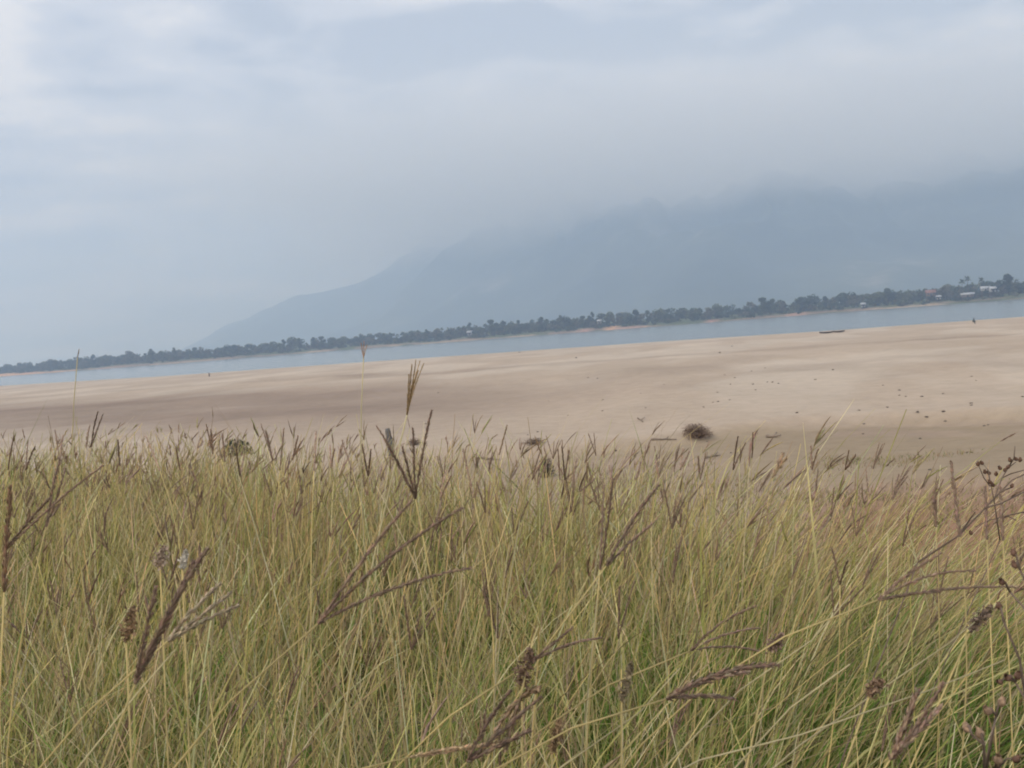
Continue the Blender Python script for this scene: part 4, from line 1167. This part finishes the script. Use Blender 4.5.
# feathery heads spread through the middle grass: copies of six stalks
def proto_stalk(seed):
    q = random.Random(seed); h = 0.62
    o = empty('seed_stalk')
    tip = Vector((q.uniform(.03, .10), q.uniform(-.03, .03), h))
    mb = MB(); mb.tube([(tip.x * t ** 2, tip.y * t ** 2, h * t) for t in np.linspace(0, 1, 8)], [.0012 - .0004 * i / 7 for i in range(8)], 4, STRAW * .9)
    mb.build('stem', M_grass, o, True, None, True)
    for k in range(q.choice([2, 3, 3, 4])):
        L = q.uniform(.07, .105); a = q.uniform(-.25, .55)
        e2 = tip + Vector((math.sin(a) * L, q.uniform(-.02, .02), math.cos(a) * L))
        spike_mesh(tip, e2, (0, 0, q.uniform(0, .06) * L), q.uniform(.0023, .0031), SPIKE * q.uniform(.9, 1.35), seed + k).build('seed_spike', M_seed, o, False, None, True)
    return o
protos = [proto_stalk(500 + i) for i in range(6)]
for i in range(110):
    th_ = R(rnd.uniform(-33, 32)); rr_ = rnd.uniform(1.25, 4.6)
    x, y = rr_ * math.sin(th_), rr_ * math.cos(th_)
    if rr_ > float(edge_r(np.array(th_))) * 0.95: rr_ *= .6; x *= .6; y *= .6
    o = protos[i] if i < 6 else copy_tree(protos[i % 6])
    k = rnd.uniform(.82, 1.12) if rr_ > 1.6 else rnd.uniform(.7, .92)
    o.location = (x, y, float(ground_z(x, y)) - .01); o.scale = (k, k, k)
    ln_ = float(lean_of(x, y))
    o.rotation_euler = (rnd.uniform(-.15, .15), ln_ * rnd.uniform(.3, 1.2) + rnd.uniform(-.12, .12), rnd.uniform(-.5, .5))
    w = 'left part' if th_ < R(-10) else ('middle' if th_ < R(10) else 'right part')
    tag(o, 'slender purple-brown seed head rising within the %s of the grass' % w, 'grass stalk', 'seed heads within the grass, ' + w)

# long straw culms crossing the right foreground
def straw(px, d, label, r_=.00085):
    P = [pix(x, y, d * k) for (x, y), k in zip(px, np.linspace(1.04, 1.0, len(px)))]
    b0 = P[0]; dn = (P[1] - P[0]).normalized()
    gz = float(ground_z(b0.x, b0.y))
    B = Vector((b0.x - dn.x / max(dn.z, .35) * (b0.z - gz) * .8, b0.y + .05, 0)); B.z = float(ground_z(B.x, B.y)) - .01
    pts = [B, B.lerp(b0, .5) + Vector((0, 0, .02))] + P
    mb = MB(); mb.tube([p - B for p in pts], [r_ * 1.2] * 2 + [r_ * (1 - .55 * i / len(P)) for i in range(len(P))], 5, PALE * rnd.uniform(.7, .95))
    o = mb.build('straw_stem', M_grass, None, True, B, True)
    tag(o, label, 'grass stem', 'long straw stems in the foreground')
straw([(664, 768), (740, 690), (812, 640), (850, 596)], .85, 'pale straw stem crossing diagonally right of centre bottom')
straw([(735, 768), (790, 708), (850, 664)], .8, 'bright straw stem running up from the bottom right of centre')
straw([(800, 745), (880, 690), (948, 644), (975, 622)], .85, 'long straw stem rising to the brown tuft at right')
straw([(700, 760), (800, 735), (930, 690), (1005, 660)], .8, 'low flat straw stem reaching the right edge seed heads')
straw([(580, 768), (588, 690), (597, 600)], .85, 'single bright upright straw right of centre bottom')
straw([(78, 768), (140, 690), (175, 650)], .75, 'pale stem bending up toward the bristly lower left spikes')
straw([(205, 768), (212, 640), (222, 520)], .9, 'upright pale stem left of the three long curved spikes')
straw([(560, 768), (640, 712), (680, 668)], .85, 'slanting green-yellow straw at bottom centre right')
straw([(488, 768), (500, 640), (520, 520)], 1.0, 'slightly curved straw in the centre foreground')

# tawny soft flower tufts
def tuft_head(px, py, d, w, h, col, label):
    P = pix(px, py, d); k = d / F
    gz = float(ground_z(P.x, P.y)); ln = float(lean_of(P.x, P.y)) * .7
    B = Vector((P.x - ln * (P.z - gz), P.y + .03, 0)); B.z = float(ground_z(B.x, B.y)) - .01
    o = empty('tufted_stalk', B)
    mb = MB(); mb.tube([Vector((0, 0, 0)), (P - B) * .5 + Vector((0, 0, .03)), P - B], [.0012, .001, .0008], 5, STRAW)
    mb.build('stem', M_grass, o, True, None, True)
    r = np.random.default_rng(int(px)); m = 260
    ax = np.array((.75 if ln > .15 else .25, 0, .75)); ax /= np.linalg.norm(ax)
    t = r.uniform(0, 1, m); off = r.normal(size=(m, 3)) * (w * k * .20) * (np.sin(np.pi * (.15 + .8 * t)))[:, None]
    P3 = np.array(P - B)[None] + ax[None] * (t * h * k)[:, None] + off
    V, Fq, c = leaf_cards(P3, .0021, np.array(col)[None] * r.uniform(.6, 1.4, (m, 1)), r)
    mesh_np('flower_head', V, Fq, M_seed, o, c)
    tag(o, label, 'grass stalk', 'tawny tufted grass heads')
tuft_head(972, 628, .9, 16, 30, (.26, .19, .14), 'brown-pink soft tuft ending the long straw stem at right')
tuft_head(870, 694, .85, 18, 18, (.30, .20, .13), 'rusty fuzzy tuft low in the right foreground')
tuft_head(770, 650, .9, 16, 20, (.29, .20, .15), 'reddish fluffy tuft beside the thin wavy spikes')
tuft_head(126, 640, .8, 16, 34, (.32, .21, .12), 'orange-brown bottle-brush head left of the bristly spikes')
tuft_head(160, 566, .95, 20, 20, (.52, .40, .30), 'pale fluffy head above the dark bristly spikes at lower left')
tuft_head(182, 568, .95, 8, 18, (.70, .64, .54), 'small white feathery wisp beside the pale fluffy head')
tuft_head(552, 752, .85, 14, 34, (.34, .23, .13), 'orange dry tuft at the bottom right of the centre spikes')
tuft_head(522, 682, .82, 26, 34, (.22, .145, .10), 'shaggy brown withered head at bottom centre')
tuft_head(622, 700, .85, 12, 40, (.30, .24, .15), 'drooping pale tan head right of bottom centre')

# ------------------------------------------------------------------ weeds with seed pods at the right edge
M_pod = simple('dry_pod', (0.30, 0.20, 0.13), 0.8, 0.55, 260.0)
M_podd = simple('dark_pod', (0.14, 0.08, 0.055), 0.85, 0.5, 260.0)
def pod(mb, p, r_, ax, q):
    """ribbed urn-shaped seed capsule with an open toothed rim"""
    ax = Vector(ax).normalized(); a = ax.cross(Vector((.3, .5, .8))).normalized(); b = ax.cross(a)
    prof = [(-1.0, .12), (-.75, .62), (-.2, 1.0), (.35, .92), (.75, .55), (1.0, .62)]
    k = 10; V = []; Fq = []
    for z, w in prof:
        for j in range(k):
            t = 2 * math.pi * j / k; ww = w * (1.0 + (.10 if j % 2 else -.06))
            zz = z + (.28 if (z == 1.0 and j % 2) else 0)
            V.append(Vector(p) + ax * zz * r_ + (a * math.cos(t) + b * math.sin(t)) * ww * r_ * .85)
    for i in range(len(prof) - 1):
        for j in range(k): Fq.append((i * k + j, i * k + (j + 1) % k, (i + 1) * k + (j + 1) % k, (i + 1) * k + j))
    Fq.append(tuple(range(k - 1, -1, -1)))
    mb.add([tuple(v) for v in V], Fq)
def pod_weed(base_px, d, stems, label, leaves=0):
    P = pix(base_px[0], base_px[1], d); gz = float(ground_z(P.x, P.y))
    B = Vector((P.x, P.y, gz - .02)); o = empty('pod_weed', B); q = random.Random(int(base_px[0]))
    mb = MB()
    mb.tube([Vector((0, 0, 0)), Vector((.01, 0, (P.z - B.z) * .5)), P - B], [.0020, .0018, .0014], 5)
    for path, pods in stems:
        pts = [P - B] + [pix(x, y, d * q.uniform(.97, 1.03)) - B for x, y in path]
        mb.tube(pts, [.0014 - .0008 * i / len(pts) for i in range(len(pts))], 5)
        for x, y, s, dark in pods:
            c = pix(x, y, d) - B
            near = min(pts, key=lambda v: (v - c).length)
            mb.tube([near, near.lerp(c, .6) + Vector((0, 0, .004)), c], [.0011, .0009, .0008], 4)
            m2 = MB(); pod(m2, c, .8 * s * d / F, (c - near) + Vector((0, 0, .004)), q)
            m2.build('seed_pod', M_podd if dark else M_pod, o)
    mb.build('stem', M_twig, o)
    if leaves:
        r = np.random.default_rng(3); n = leaves
        A = Acc()
        for i in range(n):
            a = q.uniform(0, 6.28); h0 = q.uniform(0.05, .75) * (P.z - B.z)
            x = np.array([q.uniform(-.05, .05)]); y = np.array([q.uniform(-.05, .05)])
            A.add(*ribbons(x, y, np.array([h0]), np.array([q.uniform(.06, .13)]), np.array([math.cos(a) * 1.2]), np.array([math.sin(a) * 1.2]), np.array([.5]),
                           np.array([.016]), 4, np.array([(.055, .085, .035)]), np.array([(.075, .10, .04)]), r))
        mesh_np('leaves', np.concatenate(A.V), np.concatenate(A.F), M_grass, o, np.concatenate(A.C))
    tag(o, label, 'weed', 'dry weeds with seed pods at the right edge')
pod_weed((985, 775), .72, [([(984, 745), (972, 735)], [(967, 728, 6.5, 0), (980, 734, 6.5, 0)]), ([(992, 735), (996, 716)], [(1002, 702, 6, 0), (988, 711, 6, 0)]),
                           ([(996, 770)], [(998, 760, 6.5, 0), (1016, 759, 5.5, 1)])], 'dry weed with clustered tan seed pods at the bottom right corner', 46)
pod_weed((1032, 740), .80, [([(1026, 700), (1015, 682)], [(1008, 678, 5, 1), (1018, 676, 5.5, 1), (1000, 682, 4, 1)]), ([(1020, 660), (1004, 622)], [(999, 606, 4.5, 1)])],
         'weed with dark rusty pods just above the tan-podded one', 14)
pod_weed((1040, 660), .85, [([(1026, 610), (1010, 592)], [(1002, 582, 4.5, 1)]), ([(1030, 590), (1020, 570)], [(1015, 565, 5, 1), (1014, 553, 4.5, 1)])],
         'upper weed with small dark pods at the right edge', 6)
def twig_weed(paths, d, label, dots):
    """thin dry branching weed; paths in the picture plane at depth d"""
    P0 = pix(paths[0][0][0], paths[0][0][1], d); B = Vector((P0.x - .28, P0.y + .1, 0)); B.z = float(ground_z(B.x, B.y)) - .02
    o = empty('twig_weed', B); mb = MB(); q = random.Random(9)
    mb.tube([Vector((0, 0, 0)), (P0 - B) * .5 + Vector((-.03, 0, 0)), P0 - B], [.0011, .001, .0009], 5)
    for p in paths:
        mb.tube([pix(x, y, d * q.uniform(.985, 1.015)) - B for x, y in p], [.0013 - .0008 * i / len(p) for i in range(len(p))], 5)
    mb.build('stem', M_twig, o)
    for x, y in dots:
        c = pix(x, y, d * q.uniform(.98, 1.02)) - B
        m2 = MB(); pod(m2, c, 2.2 * d / F, (q.uniform(-1, 1), 0, 1), q); m2.build('seed_pod', M_podd, o)
    tag(o, label, 'weed')
twig_weed([[(918, 562), (958, 536), (985, 508), (1012, 480), (1034, 470)], [(958, 536), (968, 522), (975, 512)], [(1000, 492), (1012, 487)], [(985, 508), (1002, 503), (1024, 492)]], 1.15,
          'dark slanting twig crossing the stiff spikes at right', [(1012, 486), (971, 533)])
twig_weed([[(1000, 540), (994, 500), (988, 470), (982, 463)], [(994, 500), (1002, 478), (1008, 468), (1016, 462)], [(1002, 478), (1010, 474), (1024, 470)], [(990, 486), (984, 478), (978, 464)],
           [(1008, 468), (1014, 458), (1015, 446)], [(1016, 520), (1008, 516), (990, 520), (975, 527)], [(1024, 512), (1005, 516)]], 1.6,
          'fine branching weed with dark specks at upper right edge', [(982, 463), (978, 464), (985, 472), (990, 482), (993, 485), (1000, 468), (1005, 470), (1010, 460), (1016, 459), (1008, 467), (1020, 460), (996, 474), (989, 473)])
